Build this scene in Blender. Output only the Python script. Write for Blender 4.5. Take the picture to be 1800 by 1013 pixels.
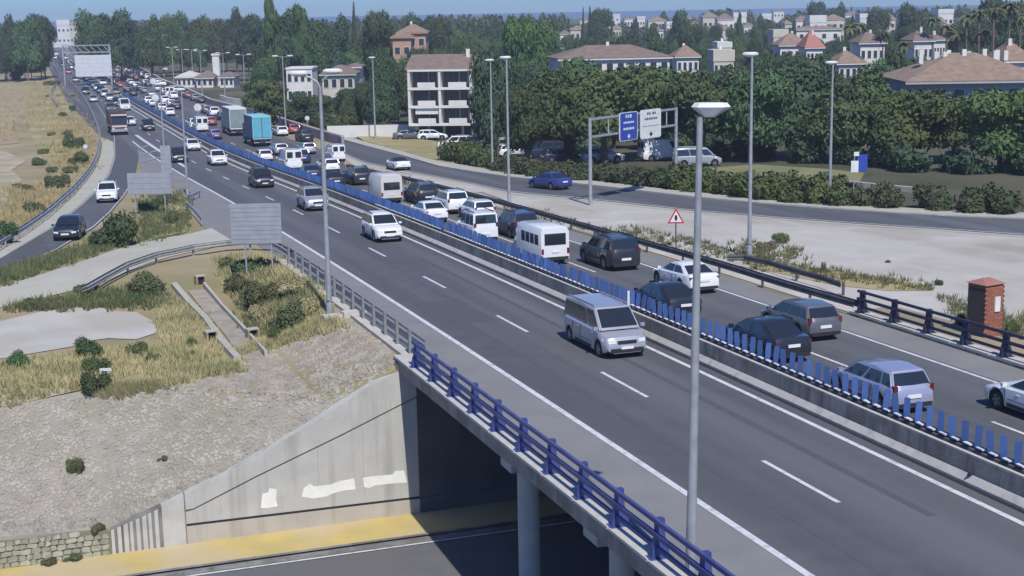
import bpy, bmesh, math, random
from mathutils import Vector, Matrix
RND = random.Random(11)
PI = math.pi
for o in list(bpy.data.objects): bpy.data.objects.remove(o)
S = bpy.context.scene
COL = S.collection

# ------------------------------------------------------------ camera, light
F, PITCH, ROLL, HC = 2500.2, 0.19124, -0.01803, 13.728
cam = bpy.data.cameras.new('camera'); camo = bpy.data.objects.new('camera', cam); COL.objects.link(camo)
cp, sp, cr, sr = math.cos(PITCH), math.sin(PITCH), math.cos(ROLL), math.sin(ROLL)
fwd = Vector((0, cp, -sp)); up0 = Vector((0, sp, cp)); rt0 = Vector((1, 0, 0))
rt = rt0*cr + up0*sr; up = up0*cr - rt0*sr
M = Matrix.Identity(4)
for i in range(3): M[i][0], M[i][1], M[i][2] = rt[i], up[i], -fwd[i]
M.translation = (0, 0, HC)
camo.matrix_world = M
cam.sensor_width = 36; cam.lens = F/1800*36; cam.clip_start = .5; cam.clip_end = 60000
S.camera = camo

SUN_EL, SUN_V = math.radians(52), Vector((.265, -.964, 0)).normalized()
W = bpy.data.worlds.new('World'); S.world = W; W.use_nodes = True
nt = W.node_tree; nt.nodes.clear()
sky = nt.nodes.new('ShaderNodeTexSky'); sky.sky_type = 'NISHITA'; sky.sun_disc = False
sky.sun_elevation = SUN_EL; sky.sun_rotation = math.atan2(SUN_V.x, SUN_V.y)
sky.air_density = 1.0; sky.dust_density = .3; sky.ozone_density = 4; sky.altitude = 60
tint = nt.nodes.new('ShaderNodeMix'); tint.data_type = 'RGBA'; tint.blend_type = 'MULTIPLY'
tint.inputs[0].default_value = 1; tint.inputs[7].default_value = (.38, .64, 1.08, 1)
bg = nt.nodes.new('ShaderNodeBackground'); bg.inputs[1].default_value = .10
wo = nt.nodes.new('ShaderNodeOutputWorld')
nt.links.new(sky.outputs[0], tint.inputs[6]); nt.links.new(tint.outputs[2], bg.inputs[0]); nt.links.new(bg.outputs[0], wo.inputs[0])
sl = bpy.data.lights.new('sun', 'SUN'); sl.energy = 4.0; sl.angle = math.radians(.6); sl.color = (1, .955, .88)
so = bpy.data.objects.new('sun', sl); COL.objects.link(so)
sdir = Vector((SUN_V.x*math.cos(SUN_EL), SUN_V.y*math.cos(SUN_EL), math.sin(SUN_EL)))
so.rotation_euler = sdir.to_track_quat('Z', 'Y').to_euler(); so.location = (0, -50, 80)
vs = S.view_settings; vs.view_transform = 'Standard'; vs.look = 'None'; vs.exposure = .16; vs.gamma = 1; vs.use_curve_mapping = False
S.render.engine = 'CYCLES'

# ------------------------------------------------------------ measured frame: s along the motorway, a across it
PHI, KAP, G1, G2, A1 = .33262, -1.19e-4, -.020385, -8.35e-5, 16.88
nx, ny = math.cos(PHI), math.sin(PHI); dx, dy = -math.sin(PHI), math.cos(PHI)
def zr(s):
    q = lambda s: G1*(s-60)+G2*(s-60)**2
    if s < 140: return q(s)
    sl_ = G1+2*G2*80; t = min(s-140, 70); return q(140)+sl_*t-sl_*t*t/140
ZF = zr(400)
def sm(x, a, b):
    t = max(0, min(1, (x-a)/(b-a))); return t*t*(3-2*t)
def lerpt(tab, x):
    if x <= tab[0][0]: return tab[0][1]
    for (x0, y0), (x1, y1) in zip(tab, tab[1:]):
        if x <= x1: return y0+(y1-y0)*(x-x0)/(x1-x0)
    return tab[-1][1]
def ray(px, py):
    x = (px-900)/F; y = -(py-506.5)/F
    X = cr*x-sr*y; Y = sr*x+cr*y
    return Vector((X, cp+Y*sp, -sp+Y*cp))
def sa(x, y):
    s = x*dx+y*dy
    return s, x*nx+y*ny-A1-KAP/2*(s-60)**2
SW = 53.3; ZL = -6.15
def at_s(px, py, s):
    r = ray(px, py); t = s/(r.x*dx+r.y*dy); p = r*t
    return sa(p.x, p.y)[1], p.z+HC
WALLTOP = sorted(at_s(px, py, SW) for px, py in [(-260, 1010), (0, 948), (190, 934), (196, 931), (250, 908), (330, 868), (400, 834), (500, 776), (600, 712), (690, 655), (728, 640)])
def zwall(a): return min(lerpt(WALLTOP, a), zr(SW)-.02)
def zg(x, y):
    s, a = sa(x, y)
    base = zr(s)
    if a < -24 and s > 72: base += sm(-a, 24, 62)*sm(s, 74, 112)*(1-sm(s, 300, 480))*(1.7+.45*math.sin(x*.11+1)*math.sin(y*.07)+.3*math.sin(x*.31)*math.sin(y*.23+2))
    if a < -3.3:
        if s < SW: return ZL
        z = base-min(1, (-3.3-a)/3)*(.35+.95*sm(-s, -88, -74))
        return min(z, zwall(a)-.05+max(0, s-SW-.3)*.56)
    if s < SW and a < 18.45: return ZL
    if a > 18.4 and s < 44: return base-.02+(-6.1-base)*sm(-s, -44, -34)
    return base-.02
def W2(s, a):
    k = KAP/2*(s-60)**2+a+A1
    return Vector((s*dx+k*nx, s*dy+k*ny))
def W3(s, a, dz=0):
    p = W2(s, a); return Vector((p.x, p.y, zr(s)+dz))
def G(px, py, dz=0):
    r = ray(px, py); z = -1.
    for i in range(40):
        t = (z-HC)/r.z; z = .5*z+.5*(zg(r.x*t, r.y*t)+dz)
    t = (z-HC)/r.z
    return Vector((r.x*t, r.y*t, zg(r.x*t, r.y*t)))
def GR(px, py, dz=0):
    r = ray(px, py); z = 0.
    for i in range(40):
        t = (z-HC)/r.z; z = .5*z+.5*(zr(sa(r.x*t, r.y*t)[0])+dz)
    return Vector((r.x*t, r.y*t, z))
def P3(px, py, d):
    r = ray(px, py); t = d/r.y; return Vector((r.x*t, d, HC+r.z*t))
def gr(p): return Vector((p.x, p.y, zg(p.x, p.y)))

# motorway alignment (a = 0 line): measured near part, then the traced far part
def _G0(px, py):
    r = ray(px, py); t = (ZF-HC)/r.z; return Vector((r.x*t, r.y*t))
ctl = [W2(s, 8.4) for s in range(14, 206, 6)]+[_G0(*p) for p in [(286, 214), (243, 189), (215, 172), (193, 155), (170, 137), (146, 118), (128, 101), (116, 86), (112, 74), (119, 65)]]
def smooth_path(pts, step=6):
    out = []
    n = len(pts)
    for i in range(n-1):
        p0, p1, p2, p3 = pts[max(i-1, 0)], pts[i], pts[i+1], pts[min(i+2, n-1)]
        k = max(1, int((p2-p1).length/step))
        for j in range(k):
            t = j/k
            out.append(.5*((2*p1)+(p2-p0)*t+(2*p0-5*p1+4*p2-p3)*t*t+(3*p1-p0-3*p2+p3)*t**3))
    out.append(pts[-1]); return out
AX = smooth_path(ctl, 4)
AD = [0]
for i in range(1, len(AX)): AD.append(AD[-1]+(AX[i]-AX[i-1]).length)
AD = [d+14 for d in AD]        # chainage ~ s in the near part
import bisect
def axis(d):
    i = max(0, min(len(AX)-2, bisect.bisect_right(AD, d)-1))
    t = (d-AD[i])/(AD[i+1]-AD[i]); p = AX[i].lerp(AX[i+1], t); T = (AX[i+1]-AX[i]).normalized()
    return p, T
def A(d, a, dz=0):
    p, T = axis(d); N = Vector((T.y, -T.x)); q = p+N*(a-8.4)
    s, _ = sa(q.x, q.y); return Vector((q.x, q.y, zr(s)+dz))

# ------------------------------------------------------------ materials
MATS = {}
PHI_ = .33262
def mat(name, c, rough=.8, c2=None, scale=3, detail=4, bump=0, metal=0, coat=0, spec=.4, rnd=0, c3=None, s3=.3, bscale=None, dist=0, lo=.35, hi=.65, trans=0, lane=None, streak=None):
    if name in MATS: return MATS[name]
    m = bpy.data.materials.new(name); m.use_nodes = True; MATS[name] = m
    t = m.node_tree; N = t.nodes; L = t.links; b = N['Principled BSDF']
    b.inputs['Roughness'].default_value = rough; b.inputs['Metallic'].default_value = metal
    b.inputs['Coat Weight'].default_value = coat; b.inputs['Specular IOR Level'].default_value = spec
    b.inputs['Base Color'].default_value = (*c, 1)
    tc = N.new('ShaderNodeTexCoord'); out = None
    def noise(sc, det=4):
        n = N.new('ShaderNodeTexNoise'); n.inputs['Scale'].default_value = sc; n.inputs['Detail'].default_value = det
        n.inputs['Distortion'].default_value = dist; L.new(tc.outputs['Object'], n.inputs['Vector']); return n
    def ramp(src, a, bb):
        r = N.new('ShaderNodeMapRange'); r.inputs[1].default_value = a; r.inputs[2].default_value = bb; L.new(src, r.inputs[0]); return r.outputs[0]
    cur = None
    if c2:
        n = noise(scale, detail); mx = N.new('ShaderNodeMix'); mx.data_type = 'RGBA'
        mx.inputs[6].default_value = (*c, 1); mx.inputs[7].default_value = (*c2, 1)
        L.new(ramp(n.outputs[0], lo, hi), mx.inputs[0]); cur = mx.outputs[2]
    if c3:
        n = noise(s3, 5); mx = N.new('ShaderNodeMix'); mx.data_type = 'RGBA'
        if cur: L.new(cur, mx.inputs[6])
        else: mx.inputs[6].default_value = (*c, 1)
        mx.inputs[7].default_value = (*c3, 1)
        L.new(ramp(n.outputs[0], .45, .62), mx.inputs[0]); cur = mx.outputs[2]
    if lane:
        mp = N.new('ShaderNodeMapping'); mp.vector_type = 'TEXTURE'; mp.inputs['Rotation'].default_value = (0, 0, PHI_); mp.inputs['Scale'].default_value = (1, 60, 1)
        n = N.new('ShaderNodeTexNoise'); n.inputs['Scale'].default_value = .55; n.inputs['Detail'].default_value = 3; L.new(tc.outputs['Object'], mp.inputs[0]); L.new(mp.outputs[0], n.inputs['Vector'])
        mx = N.new('ShaderNodeMix'); mx.data_type = 'RGBA'; L.new(cur, mx.inputs[6]); mx.inputs[7].default_value = (*lane, 1)
        L.new(ramp(n.outputs[0], .42, .66), mx.inputs[0]); cur = mx.outputs[2]
    if streak:
        mp = N.new('ShaderNodeMapping'); mp.vector_type = 'TEXTURE'; mp.inputs['Scale'].default_value = (1, 1, 16)
        n = N.new('ShaderNodeTexNoise'); n.inputs['Scale'].default_value = 2.2; n.inputs['Detail'].default_value = 4; L.new(tc.outputs['Object'], mp.inputs[0]); L.new(mp.outputs[0], n.inputs['Vector'])
        mx = N.new('ShaderNodeMix'); mx.data_type = 'RGBA'; L.new(cur, mx.inputs[6]); mx.inputs[7].default_value = (*streak, 1)
        L.new(ramp(n.outputs[0], .52, .74), mx.inputs[0]); cur = mx.outputs[2]
    if rnd:
        oi = N.new('ShaderNodeObjectInfo'); hs = N.new('ShaderNodeHueSaturation')
        L.new(ramp(oi.outputs['Random'], 0, 1), hs.inputs['Value'])
        hs.inputs['Value'].default_value = 1
        mr = N.new('ShaderNodeMapRange'); mr.inputs[3].default_value = 1-rnd; mr.inputs[4].default_value = 1+rnd
        L.new(oi.outputs['Random'], mr.inputs[0]); L.new(mr.outputs[0], hs.inputs['Value'])
        mr2 = N.new('ShaderNodeMapRange'); mr2.inputs[3].default_value = .47; mr2.inputs[4].default_value = .53
        L.new(oi.outputs['Random'], mr2.inputs[0]) if trans else None
        if trans: L.new(mr2.outputs[0], hs.inputs['Hue'])
        if cur: L.new(cur, hs.inputs['Color'])
        else: hs.inputs['Color'].default_value = (*c, 1)
        cur = hs.outputs[0]
    if cur: L.new(cur, b.inputs['Base Color'])
    if bump:
        n = noise(bscale or scale*4, 6); bp = N.new('ShaderNodeBump'); bp.inputs['Strength'].default_value = 1
        bp.inputs['Distance'].default_value = bump; L.new(n.outputs[0], bp.inputs['Height']); L.new(bp.outputs[0], b.inputs['Normal'])
    return m
asph = mat('asphalt', (.077, .082, .091), .85, (.094, .099, .108), .9, 6, .004, bscale=60, c3=(.083, .088, .096), s3=.15, lane=(.124, .129, .139))
asph2 = mat('asphalt_old', (.115, .118, .125), .9, (.14, .142, .145), .6, 6, .004, bscale=50, c3=(.13, .125, .125), s3=.2)
shoulder = mat('asphalt_shoulder', (.19, .195, .20), .9, (.235, .235, .225), .5, 6, .004, bscale=50, c3=(.20, .195, .20), s3=.25)
paint = mat('road_paint', (.60, .61, .63), .7, (.38, .39, .41), 3.5, 8, lo=.48, hi=.72)
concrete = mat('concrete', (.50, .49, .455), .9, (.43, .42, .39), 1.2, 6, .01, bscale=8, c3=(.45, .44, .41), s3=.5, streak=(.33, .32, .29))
conc_dark = mat('concrete_weathered', (.27, .265, .25), .9, (.20, .195, .185), 1.5, 6, .01, bscale=8, c3=(.16, .155, .14), s3=.8, streak=(.11, .105, .10))  # weathering streaks; the dark base also stands in for shaded barrier faces
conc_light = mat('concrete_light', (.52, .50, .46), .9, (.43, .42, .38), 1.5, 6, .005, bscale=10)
galv = mat('galvanised_steel', (.40, .42, .44), .5, (.32, .34, .36), 3, 4, metal=.3)
galv_dark = mat('weathered_steel', (.05, .054, .062), .6, (.085, .09, .10), 2, 4)
blue_p = mat('blue_paint', (.042, .058, .205), .55, (.07, .085, .235), 1.5, 4)
navy_p = mat('navy_paint', (.028, .03, .075), .5, (.04, .042, .08), 2, 4)
blade_m = mat('blue_blade', (.042, .095, .28), .55, (.07, .13, .33), 2, 3, rnd=.25)
white_p = mat('white_paint', (.72, .73, .72), .6, (.62, .63, .62), 2)
black_r = mat('rubber', (.02, .02, .022), .9)
black_p = mat('black_plastic', (.025, .026, .03), .6)
glass_c = mat('car_glass', (.02, .025, .032), .08, spec=.9)
rim_m = mat('alloy', (.45, .46, .48), .35, metal=.6)
red_l = mat('tail_lamp', (.14, .015, .015), .3, coat=.5)
clear_l = mat('head_lamp', (.75, .77, .80), .15, coat=.6)
plate_m = mat('number_plate', (.75, .75, .72), .5)
chrome = mat('chrome', (.55, .56, .58), .25, metal=.7)
fol_a = mat('foliage_dark', (.052, .088, .038), .7, (.085, .122, .048), .6, 3, rnd=.22, trans=1, spec=.2)
fol_b = mat('foliage_mid', (.062, .102, .038), .7, (.105, .15, .05), .6, 3, rnd=.22, trans=1, spec=.2)
fol_c = mat('foliage_olive', (.085, .105, .048), .75, (.14, .15, .07), .8, 3, rnd=.2, trans=1, spec=.2)
fol_d = mat('foliage_blue', (.043, .072, .040), .7, (.068, .10, .05), .6, 3, rnd=.2, trans=1, spec=.2)
bark = mat('bark', (.12, .09, .065), .9, (.18, .14, .10), 4)
drygrass = mat('dry_grass', (.33, .27, .13), .95, (.22, .22, .09), .35, 5, c3=(.38, .31, .17), s3=.12)
drystalk = mat('dry_stalks', (.42, .365, .20), .95, (.26, .26, .13), .5, 4, spec=.1)
soil = mat('soil', (.30, .235, .165), .95, (.24, .21, .12), .25, 6, .03, bscale=6, c3=(.36, .29, .20), s3=.08)
soil_l = mat('soil_left', (.31, .25, .145), .95, (.23, .205, .10), .22, 7, .05, bscale=4, c3=(.36, .295, .19), s3=.06)
waste = mat('wasteland_gravel', (.50, .48, .445), .95, (.41, .39, .345), .45, 9, .03, bscale=9, c3=(.33, .30, .245), s3=.09, lane=(.44, .415, .37))
pale = mat('pale_concrete', (.49, .475, .43), .9, (.42, .405, .36), .4, 7, c3=(.40, .375, .32), s3=.18)
track = mat('track_concrete', (.45, .43, .37), .92, (.38, .37, .31), .5, 6, c3=(.40, .385, .32), s3=.2)
park = mat('park_ground', (.085, .08, .05), .95, (.05, .058, .03), .2, 6, c3=(.13, .115, .075), s3=.05)  # dark tone stands in for tree shade on the park floor
verge_y = mat('yellow_verge', (.55, .42, .15), .9, (.43, .35, .15), .8, 8, c3=(.50, .41, .24), s3=.35, lo=.3, hi=.75)
stone_m = mat('riprap_stone', (.34, .312, .265), .95, (.265, .245, .205), 2.5, 5, .02, bscale=12, rnd=.2)
mortar = mat('riprap_bed', (.32, .29, .24), .95, (.265, .24, .195), 1.2, 6, .03, bscale=6, c3=(.25, .24, .17), s3=.25)
wallst = mat('masonry_stone', (.40, .385, .30), .95, (.30, .29, .22), 3, 5, .01, bscale=14, rnd=.2)
mort2 = mat('masonry_joint', (.20, .19, .14), .95)
tile_r = mat('roof_tiles', (.29, .21, .155), .9, (.22, .16, .12), 1.2, 5, .03, bscale=5)
tile_b = mat('roof_tiles_brown', (.23, .17, .14), .9, (.17, .13, .11), 1.0, 5, .03, bscale=5)
wall_w = mat('white_wall', (.70, .69, .66), .9, (.62, .61, .58), .4, 4)
wall_g = mat('grey_wall', (.40, .42, .46), .9, (.35, .37, .41), .4, 4)
wall_o = mat('ochre_wall', (.48, .29, .20), .9, (.42, .26, .18), .4, 4)
wall_c = mat('cream_wall', (.58, .54, .45), .9, (.50, .47, .39), .4, 4)
win_m = mat('window_glass', (.035, .045, .06), .2, spec=.7)
brick_m = mat('brick_red', (.36, .14, .09), .9, (.28, .11, .075), 3, 4, rnd=.15)
red_p = mat('sign_red', (.45, .04, .05), .5)
blue_s = mat('sign_blue', (.035, .07, .36), .45)
blk = mat('sign_black', (.02, .02, .025), .6)
sea_m = mat('sea', (.035, .085, .17), .35, (.045, .10, .19), .003, 4)

# ------------------------------------------------------------ mesh helpers
class MB:
    def __init__(s): s.v = []; s.f = []; s.mi = []; s.cm = 0
    def add(s, vs_, fs):
        o = len(s.v); s.v += [tuple(v) for v in vs_]
        for f in fs: s.f.append([o+i for i in f]); s.mi.append(s.cm)
        return s
    def box(s, c, d, rz=0, tilt=None, M_=None):
        hx, hy, hz = d[0]/2, d[1]/2, d[2]/2
        vs_ = [Vector((x, y, z)) for z in (-hz, hz) for y in (-hy, hy) for x in (-hx, hx)]
        Mx = M_ or Matrix.Rotation(rz, 3, 'Z')
        c = Vector(c)
        return s.add([c+Mx@v for v in vs_], [(0, 2, 3, 1), (4, 5, 7, 6), (0, 1, 5, 4), (2, 6, 7, 3), (0, 4, 6, 2), (1, 3, 7, 5)])
    def bar(s, a, b, w, h=None, up_=(0, 0, 1)):
        a, b = Vector(a), Vector(b); h = h or w; d = b-a; L_ = d.length
        if L_ < 1e-6: return s
        x = d/L_; u = Vector(up_)
        if abs(x.dot(u)) > .98: u = Vector((0, 1, 0))
        y = u.cross(x).normalized(); z = x.cross(y)
        return s.box((a+b)/2, (L_, w, h), M_=Matrix((x, y, z)).transposed())
    def tube(s, pts, rs, n=8, cap=True):
        pts = [Vector(p) for p in pts]
        if not hasattr(rs, '__len__'): rs = [rs]*len(pts)
        rings = []
        for i, p in enumerate(pts):
            d = (pts[min(i+1, len(pts)-1)]-pts[max(i-1, 0)]).normalized()
            u = Vector((0, 0, 1)) if abs(d.z) < .9 else Vector((1, 0, 0))
            x = u.cross(d).normalized(); y = d.cross(x)
            rings += [p+(x*math.cos(2*PI*k/n)+y*math.sin(2*PI*k/n))*rs[i] for k in range(n)]
        fs = [(i*n+k, i*n+(k+1) % n, (i+1)*n+(k+1) % n, (i+1)*n+k) for i in range(len(pts)-1) for k in range(n)]
        if cap: fs += [tuple(range(n))[::-1], tuple((len(pts)-1)*n+k for k in range(n))]
        return s.add(rings, fs)
    def prism(s, poly, depth, M_):      # poly in local xz, extruded along y, M_ 4x4
        n = len(poly); vs_ = [M_@Vector((x, -depth/2, z)) for x, z in poly]+[M_@Vector((x, depth/2, z)) for x, z in poly]
        return s.add(vs_, [tuple(range(n)), tuple(range(2*n-1, n-1, -1))]+[(i, i+n, (i+1) % n+n, (i+1) % n) for i in range(n)])
    def mesh(s, name, mats, smooth=False):
        me = bpy.data.meshes.new(name); me.from_pydata(s.v, [], s.f); me.update()
        for m in (mats if isinstance(mats, (list, tuple)) else [mats]): me.materials.append(m)
        if any(s.mi): me.polygons.foreach_set('material_index', s.mi)
        if smooth:
            me.polygons.foreach_set('use_smooth', [True]*len(me.polygons))
            me.set_sharp_from_angle(angle=math.radians(smooth if smooth > 1 else 38))
        return me
    def build(s, name, mats, parent=None, smooth=False, loc=None):
        return put(name, s.mesh(name, mats, smooth), parent, loc)
def put(name, me, parent=None, loc=None, rot=None):
    o = bpy.data.objects.new(name, me); COL.objects.link(o)
    if parent: o.parent = parent
    if loc is not None: o.location = loc
    if rot is not None: o.rotation_euler = rot
    return o
def tag(o, label=None, cat=None, group=None, kind=None):
    if label: o['label'] = label
    if cat: o['category'] = cat
    if group: o['group'] = group
    if kind: o['kind'] = kind
    return o
def thing(name, label, cat, loc=(0, 0, 0), rz=0, group=None):
    o = bpy.data.objects.new(name, None); COL.objects.link(o); o.empty_display_size = .3
    o.location = loc; o.rotation_euler = (0, 0, rz); return tag(o, label, cat, group)
KIDS = {}
def kids(o): return [c for c in o.children]
def copy_tree(o, parent=None):
    c = o.copy(); COL.objects.link(c)
    if parent: c.parent = parent
    for ch in list(o.children): copy_tree(ch, c)
    return c
def struct(o): return tag(o, kind='structure')

# ------------------------------------------------------------ ground, sea
sv = [14+i*3 for i in range(13)]+[SW-.02, SW+.02, SW+.35]+[54+.4*i for i in range(30)]+[66+2*i for i in range(46)]+[160+6*i for i in range(15)]+[260, 300, 360, 440, 560, 720, 950, 1300, 1800, 2400]
av = [-1500, -1000, -700, -500, -350, -250, -180, -150, -130, -115, -100]+[-92+3*i for i in range(20)]+[-34+1*i for i in range(10)]+[-24+.5*i for i in range(41)]+[-3.32, -3.28, 0, 4, 8, 12, 15, 18.38, 18.46, 20, 22, 25, 28, 32, 36, 42, 50, 60, 75, 95, 120, 150, 200, 260, 340, 450, 620, 850, 1200, 1700]
sv = sorted(set(sv)); av = sorted(set(av))
g = MB(); nA = len(av)
for s_ in sv:
    for a_ in av:
        p = W2(s_, a_)
        z = zg(p.x, p.y)
        d = 0
        g.v.append((p.x, p.y, z+d))
for i in range(len(sv)-1):
    for j in range(nA-1):
        am = (av[j]+av[j+1])/2; sm_ = (sv[i]+sv[i+1])/2
        g.f.append((i*nA+j, i*nA+j+1, (i+1)*nA+j+1, (i+1)*nA+j))
        m_ = 0
        if am > 18.4: m_ = 1 if (sm_ < 300 and am < 27) else 2
        if -3.3 > am > -24 and SW < sm_ < 61 : m_ = 3 if (zg(*W2(sm_, am)) < zr(sm_)-.35-.95*sm(-sm_, -88, -74)*min(1, (-3.3-am)/3)-.1) else 0
        if sm_ < SW and am < 18.4: m_ = 4
        g.mi.append(m_)
ground = struct(g.build('ground', [soil_l, soil, park, mortar, asph2], smooth=False))
q = MB().add([(-30000, 1500, -9), (30000, 1500, -9), (30000, 45000, -9), (-30000, 45000, -9)], [(0, 1, 2, 3)])
struct(q.build('sea', sea_m))
q = MB().add([(-9000, -600, -7), (9000, -600, -7), (9000, 2600, -7), (-9000, 2600, -7)], [(0, 1, 2, 3)])
struct(q.build('lowland', park))

def sheet(name, L, R_, dz, m, n=3, struct_=True, step=4.):
    """ribbon between two world polylines laid on the terrain"""
    mb = MB(); rows = []
    for i in range(len(L)-1):
        k = max(1, int(max((L[i+1]-L[i]).length, (R_[i+1]-R_[i]).length)/step))
        for j in range(k): rows.append((L[i].lerp(L[i+1], j/k), R_[i].lerp(R_[i+1], j/k)))
    rows.append((L[-1], R_[-1]))
    for a, b in rows:
        for j in range(n+1):
            p = a.lerp(b, j/n); mb.v.append((p.x, p.y, zg(p.x, p.y)+dz))
    for i in range(len(rows)-1):
        for j in range(n): mb.f.append((i*(n+1)+j, (i+1)*(n+1)+j, (i+1)*(n+1)+j+1, i*(n+1)+j+1))
    # consistent up-normals
    a, b, c = [Vector(mb.v[k]) for k in mb.f[0][:3]]
    if (b-a).cross(c-a).z < 0: mb.f = [f[::-1] for f in mb.f]
    mb.mi = [0]*len(mb.f)
    o = mb.build(name, m)
    return struct(o) if struct_ else o
def GL(pts): return [G(*p) for p in pts]
def strip(name, a0, a1, d0, d1, dz, m, step=5, dashes=None):
    mb = MB()
    segs = dashes or [(d0, d1)]
    for (e0, e1) in segs:
        k = max(1, int((e1-e0)/step)); f0 = a0 if callable(a0) else (lambda d: a0); f1 = a1 if callable(a1) else (lambda d: a1)
        o = len(mb.v)
        for i in range(k+1):
            d = e0+(e1-e0)*i/k
            mb.v += [tuple(A(d, f0(d), dz)), tuple(A(d, f1(d), dz))]
        for i in range(k): mb.f.append((o+2*i, o+2*i+1, o+2*i+3, o+2*i+2)); mb.mi.append(0)
    return struct(mb.build(name, m))
DMAX = AD[-1]-5
wid = lambda d: 0 if d < 180 else 2.5*sm(d, 180, 260)
strip('road', lambda d: -.1-(3.6*sm(d, 185, 225)), 7.5, 14, DMAX, .012, asph)
strip('road', 8.7, lambda d: 15.9+5*sm(d, 140, 175), 14, DMAX, .012, asph)
strip('road_shoulder', -2.65, -.1, 14, 200, .008, shoulder)
strip('road_shoulder', 15.9, 17.8, 14, 150, .008, shoulder)
strip('road_marking', -.11, .11, 14, 210, .02, paint)
strip('road_marking', 6.76, 6.96, 14, 900, .02, paint)
strip('road_marking', 15.6, 15.76, 14, 140, .02, paint)
strip('road_marking', 9.0, 9.16, 14, 700, .02, paint)
strip('road_marking', 3.37, 3.52, 0, 0, .02, paint, dashes=[(31.85+12.5*k-12.5, 31.85+12.5*k-12.5+4.2) for k in range(40)])
strip('road_marking', 12.2, 12.34, 0, 0, .02, paint, dashes=[(45.4+12.5*k-25, 45.4+12.5*k-25+4.) for k in range(28)])
strip('drain_slot', 7.38, 7.54, 14, 200, .021, black_p)
strip('median_strip', 8.0, 8.7, 52, DMAX, .02, soil)
# asphalt repairs along lane seams
for (s0, s1, a0, a1) in [(24, 60, 1.55, 1.75), (30, 80, 5.0, 5.25), (60, 66, .6, 3.1), (88, 96, 4, 6.4)]:
    strip('asphalt_patch', a0, a1, s0, s1, .016, mat('asphalt_seam', (.088, .092, .102), .9, (.078, .082, .092), 2))
# exit ramp on the left
RL = [(150, 150), (166, 178), (184, 205), (197, 232), (203, 256), (200, 284), (186, 318), (150, 354), (98, 396), (0, 455), (-90, 505)]
RR = [(196, 176), (206, 196), (228, 226), (239, 243), (243, 258), (245, 292), (232, 328), (205, 366), (165, 402), (97, 443), (0, 485), (-110, 530)]
def resamp(pts, n):
    pts = [Vector((p[0], p[1], 0)) for p in pts]; L_ = [0]
    for i in range(1, len(pts)): L_.append(L_[-1]+(pts[i]-pts[i-1]).length)
    out = []
    for k in range(n):
        t = L_[-1]*k/(n-1); i = max(0, min(len(pts)-2, bisect.bisect_right(L_, t)-1)); u = (t-L_[i])/(L_[i+1]-L_[i]); q_ = pts[i].lerp(pts[i+1], u); out.append((q_.x, q_.y))
    return out
rl, rr_ = GL(resamp(RL, 16)), GL(resamp(RR, 16))
sheet('ramp_road', rl, rr_, .035, asph, 4)
def edge(L, R_, t0, t1): return [a.lerp(b, t0) for a, b in zip(L, R_)], [a.lerp(b, t1) for a, b in zip(L, R_)]
e0, e1 = edge(rl, rr_, .03, .055); sheet('ramp_marking', e0, e1, .06, paint, 1)
e0, e1 = edge(rl[4:], rr_[4:], .945, .97); sheet('ramp_marking', e0, e1, .06, paint, 1)
# gutter between ramp and guardrail, light concrete
GO = [(96, 118), (128, 145), (150, 175), (168, 208), (181, 240), (179, 272), (162, 308), (128, 346), (74, 388), (0, 436), (-90, 490)]
go = GL(resamp(GO, 16)); sheet('concrete_gutter', go, [a.lerp(b, -.02) for a, b in zip(rl, rr_)], .02, track, 2)
# gore with chevrons
sheet('gore_area', GL([(239, 243), (243, 262), (246, 292), (252, 318), (268, 345)]), GL([(243, 240), (276, 262), (302, 280), (322, 296), (330, 318)]), .03, shoulder, 3)
gp = MB()
for t in (.3, .5, .7):
    l = Vector((240+8*t, 243+60*t)); r_ = Vector((243+70*t, 241+48*t))
    q4 = [G(l.x+2, l.y), G(r_.x-2, r_.y), G(r_.x-2, r_.y+1.8), G(l.x+2, l.y+1.8)]
    o = len(gp.v); gp.v += [(p.x, p.y, p.z+.07) for p in q4]; gp.f.append((o+3, o+2, o+1, o)); gp.mi.append(0)
struct(gp.build('gore_marking', mat('worn_paint', (.32, .33, .34), .8, (.20, .205, .21), 1)))
struct(sheet('gore_marking', GL([(236, 238), (262, 256), (298, 279), (327, 297)]), GL([(242, 238), (266, 254), (302, 277), (330, 295)]), .045, paint, 1))
# widened pale shoulder before the bridge
sheet('hard_shoulder', GL([(323, 330), (338, 365), (356, 398), (388, 428), (440, 428), (485, 432)]), GL([(336, 308), (366, 333), (398, 353), (440, 378), (478, 402), (515, 424)]), .03, shoulder, 4)
# service track
TU = [(-80, 545), (0, 505), (60, 488), (100, 475), (160, 455), (225, 433), (280, 421), (325, 413), (357, 408), (372, 402)]
TL = [(-80, 575), (0, 541), (72, 526), (132, 511), (185, 496), (225, 478), (275, 458), (330, 445), (390, 433), (420, 431)]
sheet('service_track', GL(resamp(TU, 14)), GL(resamp(TL, 14)), .04, track, 4)
sheet('pale_ground', GL([(-60, 580), (0, 566), (60, 552), (110, 541), (160, 536), (200, 548), (240, 550), (268, 566)]), GL([(-60, 645), (0, 632), (60, 622), (125, 611), (160, 600), (190, 596), (240, 598), (276, 586)]), .04, pale, 4)
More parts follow.
